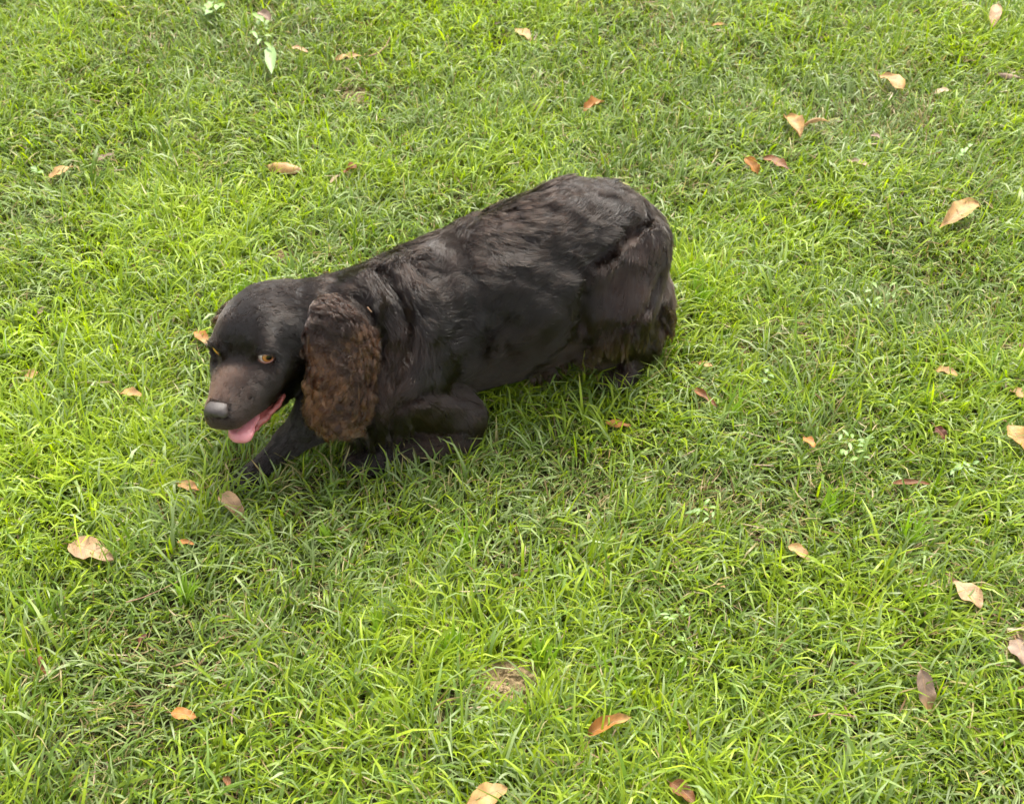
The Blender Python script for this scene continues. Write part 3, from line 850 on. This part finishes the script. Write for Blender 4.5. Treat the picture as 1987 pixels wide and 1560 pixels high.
L(n_, (518, 322), (590, 330), 36, 'tan', 'domed golden tan leaf on the grass behind the dog\'s head', z=(.028, .028), curl=.14, fold=-.7, tip='pink')
L(n_, (657, 338), (692, 326), 30, 'rust', 'dark orange leaf standing up beside the domed golden one', z=(.02, .045), fold=.3, shape=.7)
L(n_, (640, 356), (662, 338), 8, 'pale', 'short pale straw-like leaf at the foot of the dark orange leaf', stalk=False)
L(n_, (94, 345), (144, 324), 22, 'tan', 'tan leaf partly under blades at the left edge, upper part', fold=.3)
L(n_, (186, 312), (222, 299), 12, 'grey', 'faded leaf mostly hidden by grass, right of the tan leaf at upper left', fold=.2)
L(n_, (383, 642), (404, 672), 22, 'orange', 'peach orange leaf right behind the dog\'s far eye', z=(.03, .03), tip='pink')
L(n_, (50, 738), (77, 722), 22, 'tan', 'small tan leaf at the left edge, level with the dog\'s nose')
L(n_, (232, 760), (278, 770), 20, 'tan', 'tan leaf in the grass left of the dog\'s nose', tip='orange')
L(n_, (345, 938), (386, 952), 22, 'tan', 'tan leaf just left of the dog\'s stretched foreleg', tip='orange')
L(n_, (430, 958), (474, 1018), 34, 'pink', 'long curled tan leaf with a brown tip right below the front paw', z=(.032, .018), curl=.12, fold=.5, tip='rust', shape=.35)
L(n_, (134, 1056), (222, 1084), 46, 'pink', 'big pale pinkish leaf at the left, lower than the dog', z=(.026, .024), curl=.06, fold=.15, shape=.36)
L(n_, (345, 1050), (378, 1057), 11, 'orange', 'small narrow orange leaf right of the big pinkish one')
L(n_, (76, 1272), (93, 1312), 14, 'rust', 'thin reddish brown leaf on edge, lower left', z=(.035, .02), fold=.7)
L(n_, (332, 1382), (382, 1392), 24, 'orange', 'neat oval orange leaf lying flat, lower left', fold=.15, curl=.03, z=(.028, .028))
L(n_, (906, 1562), (984, 1526), 44, 'tan', 'large oval tan leaf cut off by the bottom edge', fold=.25, z=(.028, .034), shape=.55)
L(n_, (1140, 1428), (1226, 1390), 32, 'orange', 'curled orange leaf with a torn pale tip, bottom middle', z=(.02, .035), fold=.7, curl=.10, tip='tan')
L(n_, (1300, 1518), (1350, 1556), 32, 'rust', 'brown leaf half buried at the bottom edge, right of centre', fold=.3)
L(n_, (1788, 1298), (1805, 1384), 34, 'grey', 'tall greyish leaf standing on its tip, lower right', z=(.050, .014), fold=.3, curl=.03, tip='tan')
L(n_, (1848, 1122), (1902, 1180), 42, 'pink', 'pinkish tan leaf with a long point, right side below the middle', z=(.026, .026), fold=.2, shape=.62)
L(n_, (1532, 1056), (1570, 1088), 24, 'tan', 'tan brown leaf tucked in the grass right of centre, below the dog', tip='rust')
L(n_, (1174, 818), (1224, 826), 20, 'orange', 'pale rusty leaf just below the dog\'s belly', fold=-.4, tip='rust')
L(n_, (1340, 754), (1392, 790), 17, 'rust', 'narrow rusty leaf lying aslant right of the hind foot', fold=.6)
L(n_, (1356, 704), (1384, 712), 15, 'tan', 'small tan leaf right of the dog\'s hind foot')
L(n_, (1814, 718), (1862, 732), 20, 'tan', 'tan leaf with a raised end, right side level with the hind foot', curl=.15)
L(n_, (1962, 754), (1990, 776), 22, 'tan', 'tan leaf half under grass at the right edge, middle')
L(n_, (1958, 824), (1996, 886), 40, 'tan', 'large cream and orange leaf cut by the right edge', z=(.035, .022), fold=.5, tip='orange')
L(n_, (1815, 828), (1836, 856), 20, 'red', 'dark red brown leaf left of the large cream and orange one', z=(.035, .02))
L(n_, (1562, 848), (1580, 868), 18, 'orange', 'little square orange leaf among pale weeds, right of the dog')
L(n_, (1728, 938), (1806, 940), 13, 'rust', 'thin rust coloured leaf lying level, right of the pale weeds', fold=.5)
L(n_, (566, 92), (598, 102), 12, 'pink', 'whitish leaf beside the sprouting weed, top left')
L(n_, (650, 116), (704, 110), 18, 'tan', 'flat brown tan leaf next to a dry stick, top left')
L(n_, (502, 24), (524, 42), 22, 'grey', 'grey brown leaf caught on top of the sprouting weed', z=(.085, .075), fold=.5, stalk=False)
L(n_, (1974, 668), (1992, 676), 14, 'red', 'dark red leaf tip at the right edge, just above the middle')
L(n_, (268, 1246), (286, 1230), 10, 'red', 'small dark red leaf scrap, lower left')
L(n_, (1392, 1132), (1408, 1140), 10, 'tan', 'tiny tan leaf scrap in the grass below and right of centre')
L(n_, (436, 1505), (446, 1528), 13, 'rust', 'small brown leaf on edge near the bottom left')
L(n_, (1970, 1238), (1990, 1290), 40, 'grey', 'dull brown leaf on bare soil at the right edge, lower part', fold=.1)
L(n_, (955, 50), (974, 44), 8, 'dark', 'tiny blackish leaf scrap near the top edge, left of the round tan leaf')
L(n_, (1462, 1046), (1506, 1054), 9, 'dark', 'dark curled sliver of leaf left of the tan brown leaf below the dog', fold=-.6)
L(n_, (88, 595), (74, 612), 10, 'grey', 'faint greyish leaf scrap left of the dog\'s head')

# sticks
M_stick = simple('dry_stick', (.16, .085, .05), .8, .5, 300, (.28, .17, .10), cscale=120)
def stick(pts, rad, label, z=.03):
    q = np.array([P(u, v, z + dz) for u, v, dz in pts])
    V, F = tube(q, np.linspace(rad, rad * .5, len(q)), 6)
    o = mesh_obj('twig', V - q[0], F, M_stick); o.location = q[0]
    tag(o, label, 'twig', 'dry twigs in the grass')
stick([(715, 110, 0), (735, 104, .003), (750, 88, .006), (757, 72, .01)], .0016, 'thin dry stick rising from the flat brown tan leaf, top left')
stick([(1570, 1390, 0), (1600, 1384, .004), (1625, 1386, .002), (1660, 1390, -.004)], .0013, 'dark red twig lying in the grass at the lower right')
stick([(245, 1168, .01), (275, 1160, .012), (310, 1145, .014), (345, 1128, .012)], .0009, 'pale straw stem lying over the grass, lower left')

h_ = body.hit(707, 603); h2 = body.hit(714, 612)
V, F = tube([h_ + body.grad(h_[None])[0] * .010, h2 + body.grad(h2[None])[0] * .012], [.0013, .0009], 6)
o = mesh_obj('straw', V - h_, F, M_stick); o.location = h_
tag(o, 'short pale bit of straw caught in the fur of the dog\'s neck', 'straw')
# ------------------------------------------------------------------ grass
M_grass, n, l, out = new_mat('grass_blade')
at = n.new('ShaderNodeAttribute'); at.attribute_name = 'col'
b = n.new('ShaderNodeBsdfPrincipled'); l.new(at.outputs['Color'], b.inputs['Base Color']); b.inputs['Roughness'].default_value = .42; b.inputs['Specular IOR Level'].default_value = .4
tr = n.new('ShaderNodeBsdfTranslucent')
hv = n.new('ShaderNodeHueSaturation'); hv.inputs['Saturation'].default_value = 1.15; hv.inputs['Value'].default_value = 1.2; l.new(at.outputs['Color'], hv.inputs['Color']); l.new(hv.outputs[0], tr.inputs[0])
ms = n.new('ShaderNodeMixShader'); ms.inputs[0].default_value = .45; l.new(b.outputs[0], ms.inputs[1]); l.new(tr.outputs[0], ms.inputs[2]); l.new(ms.outputs[0], out.inputs[0])

PAL = np.array([[.185, .268, .016], [.255, .340, .018], [.160, .245, .048], [.100, .170, .014], [.225, .292, .105], [.38, .33, .14], [.22, .15, .065]])
PALW = np.array([.28, .21, .14, .11, .17, .065, .025])
SOILS = [(P(985, 1335, 0), .040), (P(1995, 1262, 0), .036), (P(690, 190, 0), .03), (P(1440, 690, 0), .02), (P(545, 505, 0), .025)]
def blades(root, az, th0, kap, ln, wd, colr, r, S=3, tipdry=None):
    """ribbons: S quads-1 + tip triangle; returns verts, quads, tris, colours"""
    n_ = len(root)
    s_ = np.linspace(0, 1, S + 1)
    p = np.zeros((n_, S + 1, 3)); p[:, 0] = root
    az_ = az.copy(); drift = r.normal(size=n_) * .35
    for i in range(1, S + 1):
        t = (s_[i] + s_[i - 1]) / 2
        th = th0 + kap * t ** 1.3
        a_ = az_ + drift * t
        st = np.stack([np.sin(th) * np.cos(a_), np.sin(th) * np.sin(a_), np.cos(th)], 1)
        p[:, i] = p[:, i - 1] + st * (ln / S)[:, None]
    return p
def finish(p, az, wd, colr, r, dry):
    n_, S1 = p.shape[:2]; S = S1 - 1
    s_ = np.linspace(0, 1, S1)
    wprof = np.array([.55, .95, 1.0, .72, 0]) if S == 4 else np.interp(s_, [0, .3, .62, 1], [.6, 1.05, .92, 0])
    tw = r.normal(size=n_) * .5
    tan_ = unit(np.gradient(p, axis=1))
    side = np.stack([-np.sin(az), np.cos(az), np.zeros(n_)], 1)[:, None] + tw[:, None, None] * np.array([0, 0, 1.0]) * .8
    side = unit(side - tan_ * (side * tan_).sum(-1, keepdims=True))
    lft = p[:, :S] - side[:, :S] * (wd[:, None] * wprof[:S] / 2)[..., None]
    rgt = p[:, :S] + side[:, :S] * (wd[:, None] * wprof[:S] / 2)[..., None]
    V = np.concatenate([np.stack([lft, rgt], 2).reshape(n_, 2 * S, 3), p[:, S:]], 1)     # (n, 2S+1, 3)
    nv = 2 * S + 1; o_ = (np.arange(n_) * nv)[:, None, None]
    q = np.array([[2 * i, 2 * i + 1, 2 * i + 3, 2 * i + 2] for i in range(S - 1)])[None] + o_
    t = np.array([[2 * S - 2, 2 * S - 1, 2 * S]])[None] + o_
    k = np.clip((s_ - .72) / .28, 0, 1)
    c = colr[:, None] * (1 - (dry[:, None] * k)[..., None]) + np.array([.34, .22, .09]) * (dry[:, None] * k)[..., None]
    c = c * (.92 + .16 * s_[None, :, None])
    C = np.concatenate([np.repeat(c[:, :S], 2, 1), c[:, S:]], 1).reshape(-1, 3)
    return V.reshape(-1, 3), q.reshape(-1, 4), t.reshape(-1, 3), C

FRONT = [(500, 968, .06, 22), (470, 975, .055, 18), (535, 948, .062, 20), (575, 922, .06, 18), (480, 962, 0.054, 23), (520, 948, 0.054, 23), (560, 925, 0.054, 23), (600, 905, 0.059, 27), (640, 900, 0.059, 27), (680, 925, 0.065, 27), (720, 925, 0.065, 23), (760, 918, 0.07, 20), (810, 908, 0.065, 20), (860, 902, 0.065, 20), (910, 892, 0.059, 20), (950, 860, 0.059, 17), (1000, 790, 0.054, 13), (1060, 760, 0.054, 13), (1120, 750, 0.054, 13), (1165, 765, 0.054, 23), (1205, 765, 0.054, 23), (1250, 745, 0.059, 20), (1290, 700, 0.059, 17), (450, 965, 0.049, 20), (505, 935, 0.045, 10), (545, 905, 0.045, 8), (735, 900, 0.055, 8)]
DRY = [(1430, 990, .16, 1), (1290, 860, .12, .8), (590, 935, .06, 1), (690, 190, .10, 1), (1240, 1060, .13, .7), (1030, 1110, .12, .7), (1600, 690, .14, .7), (1715, 560, .13, .9), (1780, 220, .25, .6),
       (1120, 960, .10, .7), (330, 1260, .10, .5), (250, 1400, .12, .5), (1390, 1160, .10, .8), (980, 1330, .10, .8), (540, 505, .05, .9), (1500, 1240, .15, .5), (1900, 620, .2, .6), (1350, 30, .3, .5), (1650, 1330, .12, .5), (820, 1180, .1, .4)]
LUSH = [(330, 480, .25, 1), (1340, 560, .13, 1), (980, 330, .15, .8), (200, 700, .2, .6), (850, 1270, .12, 1), (1040, 1290, .08, 1), (120, 900, .2, .7), (560, 340, .2, .6), (1700, 1420, .2, .3)]
def zone(c3, lst):
    o_ = np.zeros(len(c3))
    for u, v, rad_, s_ in lst:
        q = P(u, v, 0); d2 = ((c3[:, :2] - q[:2]) ** 2).sum(1) / rad_ ** 2
        o_ = np.maximum(o_, s_ * np.exp(-d2 * 1.4))
    return o_
def make_grass(cent, r, per, avoid=True, specials=()):
    """cent (N,2) tuft centres"""
    N_ = len(cent); c3 = np.concatenate([cent, np.zeros((N_, 1))], 1)
    lean = noise(c3, 5.5, 1.7) * 3.2 + noise(c3, 17, 9) * 1.2
    lb = .45 + .35 * noise(c3, 8, 3.3)
    patch = .75 * noise(c3, 4.0, 6.1) + .6 * noise(c3, 11, 2.2)
    dz = zone(c3, DRY) * (.7 + .6 * noise(c3, 20, 4)) if avoid else 0 * patch
    patch = patch - 1.2 * dz + (1.3 * zone(c3, LUSH) if avoid else 0)
    cnt = r.poisson(per, N_) + 2
    ti = np.repeat(np.arange(N_), cnt); n_ = len(ti)
    root = c3[ti] + np.concatenate([r.normal(size=(n_, 2)) * .0085, np.zeros((n_, 1))], 1)
    az = r.random(n_) * 2 * np.pi
    az = np.arctan2(np.sin(az) + np.sin(lean[ti]) * lb[ti] * 1.6, np.cos(az) + np.cos(lean[ti]) * lb[ti] * 1.6) + r.normal(size=n_) * .35
    tl = (1 + .22 * r.normal(size=N_) + .16 * patch).clip(.5, 1.7)
    ln = .045 * tl[ti] * (1 + .32 * r.normal(size=n_)).clip(.35, 2.1)
    th0 = np.abs(r.normal(size=n_) * .35 + .35); kap = np.abs(r.normal(size=n_) * .6 + 1.35) * (ln / .045) ** .5
    wd = .0025 * (1 + .28 * r.normal(size=n_)).clip(.4, 1.8) * (ln / .045) ** .3
    w = PALW[None] * np.exp(np.stack([.5 * patch, 1.1 * patch, -.3 * patch, -.9 * patch, noise(c3, 7, 12) * 1.3, -.9 * patch + noise(c3, 14, 20) + 1.2 * dz, -.9 * patch + noise(c3, 14, 20) + 1.3 * dz], 1))
    w = np.cumsum(w / w.sum(1, keepdims=True), 1)
    # half the blades of a tuft share its colour
    tk = (r.random((N_, 1)) > w).sum(1).clip(0, 4)
    bk = (r.random((n_, 1)) > w[ti]).sum(1).clip(0, 6)
    kk = np.where((r.random(n_) < .45) & (bk < 5), tk[ti], bk)
    colr = PAL[kk] * (.82 + .36 * r.random((n_, 1))) * (1 + .10 * patch[ti])[:, None]
    deadm = kk >= 5; ln[deadm] *= .8; wd[deadm] *= .62
    dry = np.where(r.random(n_) < .12, r.random(n_), 0) * .8
    for (u, v, hgt, cnt_, lean_az) in specials:
        rt = P(u, v, 0); m = cnt_
        root = np.concatenate([root, rt + np.concatenate([r.normal(size=(m, 2)) * .006, np.zeros((m, 1))], 1)])
        az = np.concatenate([az, lean_az + r.normal(size=m) * .9]); ln = np.concatenate([ln, hgt * (.6 + .5 * r.random(m))])
        th0 = np.concatenate([th0, .10 + .22 * r.random(m)]); kap = np.concatenate([kap, .3 + .6 * r.random(m)])
        wd = np.concatenate([wd, np.full(m, .0042)]); colr = np.concatenate([colr, np.array([.20, .33, .025]) * (.85 + .3 * r.random((m, 1)))]); dry = np.concatenate([dry, np.zeros(m)])
    for (u, v, hgt, m) in (FRONT if avoid else []):
        rt = P(u, v, 0)
        root = np.concatenate([root, rt + np.concatenate([r.normal(size=(m, 2)) * .011, np.zeros((m, 1))], 1)])
        az = np.concatenate([az, r.random(m) * 6.28]); ln = np.concatenate([ln, hgt * (.6 + .5 * r.random(m))])
        th0 = np.concatenate([th0, .1 + .4 * r.random(m)]); kap = np.concatenate([kap, .4 + 1.3 * r.random(m)])
        wd = np.concatenate([wd, .0022 + .001 * r.random(m)]); colr = np.concatenate([colr, PAL[r.integers(0, 6, m)] * (.9 + .3 * r.random((m, 1)))]); dry = np.concatenate([dry, (r.random(m) < .2) * .8])
    n_ = len(root)
    for c_, rad_ in (SOILS if avoid else []):
        d_ = np.hypot(root[:, 0] - c_[0], root[:, 1] - c_[1]) / rad_
        k = d_ > .75 + .5 * r.random(n_)
        root, az, ln, th0, kap, wd, colr, dry = (q[k] for q in (root, az, ln, th0, kap, wd, colr, dry)); n_ = len(root)
    if avoid:
        root[:, 2] = ground_z(root[:, 0], root[:, 1]) - .003
        near = (root[:, 0] > -.5) & (root[:, 0] < .36) & (root[:, 1] > 1.08) & (root[:, 1] < 1.74)
        q = root + np.array([0, 0, .014]); sd_ = np.where(near, body.sample(q), 1)
        k = sd_ > .004
        root, az, ln, th0, kap, wd, colr, dry = (q[k] for q in (root, az, ln, th0, kap, wd, colr, dry)); n_ = len(root)
    p = blades(root, az, th0, kap, ln, wd, colr, r)
    # blades that droop to the ground lie on it
    zmin = .003 + .004 * r.random((n_, 1))
    p[:, 1:, 2] = np.maximum(p[:, 1:, 2], zmin)
    if avoid:
        for c_, ax_, hl, hw_, z_ in LEAF_FOOT:
            if z_ > .06: continue
            d_ = p[..., :2] - c_[:2]; a1 = d_ @ ax_[:2]; a2 = d_ @ np.array([-ax_[1], ax_[0]])
            ins = ((a1 / (hl * 1.05)) ** 2 + (a2 / (hw_ * 1.1)) ** 2 < 1)
            free = r.random(n_) < .34
            hit_ = ins.any(1) & ~free
            lim = min(z_, .024) - .006
            p[hit_, :, 2] = np.minimum(p[hit_, :, 2], lim)
        near = (p[..., 0] > -.5) & (p[..., 0] < .35) & (p[..., 1] > 1.09) & (p[..., 1] < 1.73) & (p[..., 2] > .0)
        ix = np.argwhere(near & (np.arange(p.shape[1]) > 0)[None])
        q = p[ix[:, 0], ix[:, 1]]
        for fl, mg in ((body, .006),):
            for _ in range(2):
                s1 = fl.sample(q); bad = s1 < mg
                q[bad] += fl.grad(q[bad]) * (mg - s1[bad])[:, None]
        q[:, 2] = np.maximum(q[:, 2], .004)
        p[ix[:, 0], ix[:, 1]] = q
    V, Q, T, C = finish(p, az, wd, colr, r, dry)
    return V, Q, T, C

def in_view(x, y, m):
    """inside the lawn the camera overlooks, widened by m metres"""
    return (y > .70 - m) & (y < 2.72 + m * 1.5) & (np.abs(x) < .38 + (y - .0) * .33 + m)
def cover(lo, hi, dens_in, dens_out, r):
    A_ = (hi[0] - lo[0]) * (hi[1] - lo[1])
    st = 1 / math.sqrt(dens_in)
    g1, g2 = np.meshgrid(np.arange(lo[0], hi[0], st), np.arange(lo[1], hi[1], st), indexing='ij')
    c = np.stack([g1.ravel(), g2.ravel()], 1); n_ = len(c); c = c + (r.random((n_, 2)) - .5) * st * 1.3
    k = in_view(c[:, 0], c[:, 1], .10) | (r.random(n_) < dens_out / dens_in)
    # thinner where it is farther away
    k &= r.random(n_) < np.clip(1.45 - .28 * c[:, 1], .55, 1)
    return c[k]
r_ = np.random.default_rng(21)
SPECIAL = [(1428, 815, .075, 9, 1.6), (905, 1080, .085, 8, 1.5), (1190, 1345, .07, 6, 1.6), (880, 1280, .06, 40, 1.2), (1050, 1290, .055, 30, 1.0), (470, 590, .05, 20, 1.5),
           (360, 1180, .06, 16, 1.4), (1600, 1000, .06, 18, .8), (1760, 1060, .07, 14, .8), (740, 1240, .055, 18, 2.0), (85, 1200, .06, 10, 1.6), (1350, 600, .06, 30, .4), (1330, 560, .06, 30, .6),
           (760, 905, .06, 5, 1.2), (600, 920, .055, 6, 1.9), (1240, 745, .05, 4, 1.5), (1300, 690, .05, 8, 2.4), (640, 1060, .055, 10, 2.2)]
ctr = cover((-2.0, .1), (2.0, 3.6), 4500, 2000, r_)
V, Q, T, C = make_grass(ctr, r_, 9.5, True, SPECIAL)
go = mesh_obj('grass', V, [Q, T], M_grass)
set_attr(go.data, 'col', np.concatenate([C, np.ones((len(C), 1))], 1))
tag(go, 'short green lawn grass of arching narrow blades around the dog', 'grass', kind='stuff')
print('grass tris', len(Q) * 2 + len(T))

# the lawn beyond: one tile of blades set out over the points of a grid
TS = 1.0
ctr = r_.random((1900, 2)) * TS - TS / 2
V, Q, T, C = make_grass(ctr, r_, 8.0, False)
fo = mesh_obj('grass', V, [Q, T], M_grass)
set_attr(fo.data, 'col', np.concatenate([C, np.ones((len(C), 1))], 1))
tag(fo, 'lawn grass that goes on beyond the part around the dog', 'grass', kind='stuff')
px_ = []
for i in range(-11, 12):
    for j in range(-9, 15):
        x, y = i * TS, .6 + j * TS
        if -2.2 < x < 2.2 and -.3 < y < 3.9: continue
        px_.append((x, y, .0))
# strips that butt against the near lawn
for j in range(5): px_ += [(-2.5, .6 + j * .75, 0), (2.5, .6 + j * .75, 0)]
for i in range(-2, 3): px_ += [(i, 4.1, 0), (i, -.4, 0)]
ng = bpy.data.node_groups.new('lawn_tiles', 'GeometryNodeTree')
ng.interface.new_socket('Geometry', in_out='INPUT', socket_type='NodeSocketGeometry')
ng.interface.new_socket('Geometry', in_out='OUTPUT', socket_type='NodeSocketGeometry')
N, K = ng.nodes, ng.links
gi, go_ = N.new('NodeGroupInput'), N.new('NodeGroupOutput')
def points_node(lst):
    j = N.new('GeometryNodeJoinGeometry')
    for p_ in lst:
        q = N.new('GeometryNodePoints'); q.inputs['Position'].default_value = p_
        K.new(q.outputs[0], j.inputs[0])
    return j
jn = points_node(px_)
rv = N.new('FunctionNodeRandomValue'); rv.data_type = 'INT'; rv.inputs['Min'].default_value = 0; rv.inputs['Max'].default_value = 3
mu = N.new('ShaderNodeMath'); mu.operation = 'MULTIPLY'; mu.inputs[1].default_value = math.pi / 2; K.new(rv.outputs[2], mu.inputs[0])
cx = N.new('ShaderNodeCombineXYZ'); K.new(mu.outputs[0], cx.inputs[2])
ip = N.new('GeometryNodeInstanceOnPoints'); K.new(jn.outputs[0], ip.inputs['Points']); K.new(gi.outputs[0], ip.inputs['Instance']); K.new(cx.outputs[0], ip.inputs['Rotation'])
K.new(ip.outputs[0], go_.inputs[0])
fo.modifiers.new('tiles', 'NODES').node_group = ng

# dead thatch between the blades
def thatch():
    r = np.random.default_rng(4)
    n_ = 16000
    c = np.stack([r.random(n_) * 3.2 - 1.6, .5 + r.random(n_) * 2.6], 1)
    c = c[in_view(c[:, 0], c[:, 1], .1)]
    c3 = np.concatenate([c, np.zeros((len(c), 1))], 1)
    c3 = c3[r.random(len(c3)) < .45 + .55 * noise(c3, 9, 7)]
    n_ = len(c3); c3[:, 2] = .006 + .016 * r.random(n_)
    az = r.random(n_) * 6.28; ln = .018 + .025 * r.random(n_)
    k = body.sample(c3 + np.array([0, 0, .006])) > .01
    c3, az, ln = c3[k], az[k], ln[k]; n_ = len(c3)
    col_ = np.array([[.34, .24, .12], [.22, .13, .06], [.42, .34, .19]])[r.integers(0, 3, n_)]
    p = blades(c3, az, np.full(n_, 1.45) + r.normal(size=n_) * .15, r.normal(size=n_) * .3, ln, None, None, r)
    p[..., 2] = np.maximum(p[..., 2], .003)
    V, Q, T, C = finish(p, az, .0014 + .001 * r.random(n_), col_, r, np.zeros(n_))
    o = mesh_obj('dry_grass', V, [Q, T], M_grass); set_attr(o.data, 'col', np.concatenate([C, np.ones((len(C), 1))], 1))
    tag(o, 'scattered dead straw coloured bits of grass lying between the green blades', 'dry grass', kind='stuff')
thatch()

# bare soil: small clods
M_clod = simple('dry_soil', (.27, .20, .11), .95, .7, 250, (.17, .125, .07), spec=.1, cscale=150)
ico = None
def clods():
    r = np.random.default_rng(8)
    Vs, Qs, o_ = [], [], 0
    for c_, rad_ in SOILS:
        n_ = 70; g_ = np.linspace(-1.3, 1.3, n_) * rad_
        X, Y = np.meshgrid(g_, g_, indexing='ij'); q = np.stack([X + c_[0], Y + c_[1], 0 * X], -1).reshape(-1, 3)
        q[:, :2] += r.normal(size=(len(q), 2)) * rad_ * .008
        rr = np.hypot(q[:, 0] - c_[0], q[:, 1] - c_[1]) / rad_ + noise(q, 40, 3) * .25
        z = .006 * np.clip(1 - rr ** 2, -.8, 1) + np.abs(noise(q, 110, 1)) * .006 + np.abs(noise(q, 260, 6)) * .0035 + r.normal(size=len(q)) * .0003
        z += (noise(q, 75, 11) > .35) * .0035
        q[:, 2] = z + ground_z(q[:, 0], q[:, 1]) - .002
        i_, j_ = np.meshgrid(np.arange(n_ - 1), np.arange(n_ - 1), indexing='ij'); a0 = (i_ * n_ + j_).ravel()
        f = np.stack([a0, a0 + n_, a0 + n_ + 1, a0 + 1], 1)
        f = f[rr[a0] < 1.15]
        Vs.append(q); Qs.append(f + o_); o_ += len(q)
    o = mesh_obj('bare_soil', np.concatenate(Vs), np.concatenate(Qs), M_clod, smooth=False)
    tag(o, 'crumbly tan soil showing through worn spots in the lawn', 'soil', kind='stuff')
clods()

# ------------------------------------------------------------------ broadleaf weeds
M_weed, n, l, out = new_mat('weed_leaf')
at = n.new('ShaderNodeAttribute'); at.attribute_name = 'col'
b = n.new('ShaderNodeBsdfPrincipled'); l.new(at.outputs['Color'], b.inputs['Base Color']); b.inputs['Roughness'].default_value = .5
tr = n.new('ShaderNodeBsdfTranslucent'); l.new(at.outputs['Color'], tr.inputs[0])
ms = n.new('ShaderNodeMixShader'); ms.inputs[0].default_value = .3; l.new(b.outputs[0], ms.inputs[1]); l.new(tr.outputs[0], ms.inputs[2]); l.new(ms.outputs[0], out.inputs[0])
def weed(foot, top, leaves, label, seed, hz=.05):
    """foot, top pixel of the stem; leaves: (u, v, u2, v2, width px, colour, z)"""
    r = np.random.default_rng(seed)
    F0, T0 = P(*foot, .0), P(*top, hz)
    t = bpy.data.objects.new('weed', None); COL.objects.link(t); t.location = F0
    tag(t, label, 'weed', 'broadleaf weeds in the lawn')
    mid = (F0 + T0) / 2 + r.normal(size=3) * .003
    sv, sf = tube([F0, mid, T0], [.0011, .0009, .0006], 6)
    so = mesh_obj('stem', sv - F0, sf, M_weed, t); set_attr(so.data, 'col', np.tile([.20, .26, .08, 1], (len(sv), 1)))
    for (u, v, u2, v2, w, c, z) in leaves:
        A, B = P(u, v, z), P(u2, v2, z + r.normal() * .004)
        pts, F, uv = leaf_geo(A, B, w * np.linalg.norm(A - CAMP) / FPX, .08, .3, .2, r, nu=6, nv=4, shape=.5)
        lo = mesh_obj('leaf', pts - F0, F, M_weed, t)
        cc = np.array(LEAFC[c]) * (.85 + .3 * r.random()); set_attr(lo.data, 'col', np.tile([*cc, 1], (len(pts), 1)))
def auto(cu, cv, su, sv, k, ln, w, cols, z, seed):
    r = np.random.default_rng(seed); out_ = []
    for i in range(k):
        u, v = cu + (r.random() - .5) * su, cv + (r.random() - .5) * sv; a_ = r.random() * 6.28; q = ln * (.6 + .6 * r.random())
        out_.append((u, v, u + math.cos(a_) * q, v + math.sin(a_) * q * .7, w * (.7 + .6 * r.random()), cols[i % len(cols)], z + .012 * (r.random() - .3)))
    return out_
weed((520, 130), (514, 50), [(524, 90, 528, 145, 22, 'mint', .045)] + auto(512, 62, 34, 46, 11, 22, 9, ('green', 'green', 'mint'), .055, 1), 'sprouting weed with yellow green leaves and one broad pale hanging leaf, top left', 1, .07)
weed((420, 40), (420, 15), auto(418, 18, 44, 26, 8, 20, 11, ('mint', 'green'), .035, 2), 'low weed with pale bluish leaves at the top edge, left of the sprouting one', 2, .04)
weed((1660, 905), (1640, 850), auto(1655, 870, 66, 56, 13, 20, 8, ('mint', 'green', 'mint'), .034, 3), 'pale weed with small whitish green leaves right of the little square orange leaf', 3, .035)
weed((1340, 1275), (1295, 1180), auto(1300, 1192, 60, 30, 9, 18, 6, ('mint', 'green'), .038, 4) + auto(1318, 1262, 50, 50, 8, 17, 7, ('mint', 'green', 'green'), .032, 5), 'slender weed with tiny pale leaves below the dog, right of centre', 4, .04)
weed((1870, 925), (1860, 895), auto(1866, 908, 46, 30, 8, 20, 9, ('mint',), .03, 6), 'whitish weed left of the large cream and orange leaf', 6, .03)
weed((1370, 1010), (1380, 985), auto(1376, 992, 50, 30, 10, 22, 7, ('mint', 'green'), .034, 7), 'pale feathery weed in yellowed grass, right of centre below the dog', 7, .035)
weed((1490, 735), (1490, 722), auto(1492, 728, 22, 10, 3, 16, 9, ('mint',), .03, 8), 'two bright pale leaflets in the grass right of the hind foot', 8, .03)
weed((64, 340), (66, 330), auto(66, 332, 16, 8, 3, 14, 8, ('mint',), .03, 9), 'small whitish leaflets by the tan leaf at the upper left edge', 9, .03)
weed((1870, 305), (1868, 290), auto(1868, 292, 26, 20, 5, 16, 8, ('mint', 'green'), .03, 10), 'small bright weed above the largest leaf on the right', 10, .03)
weed((1715, 590), (1712, 570), auto(1715, 572, 60, 40, 9, 18, 7, ('mint', 'green'), .03, 12), 'pale small leaved weed right of the dog\'s rump, in the middle of the lawn', 12, .03)
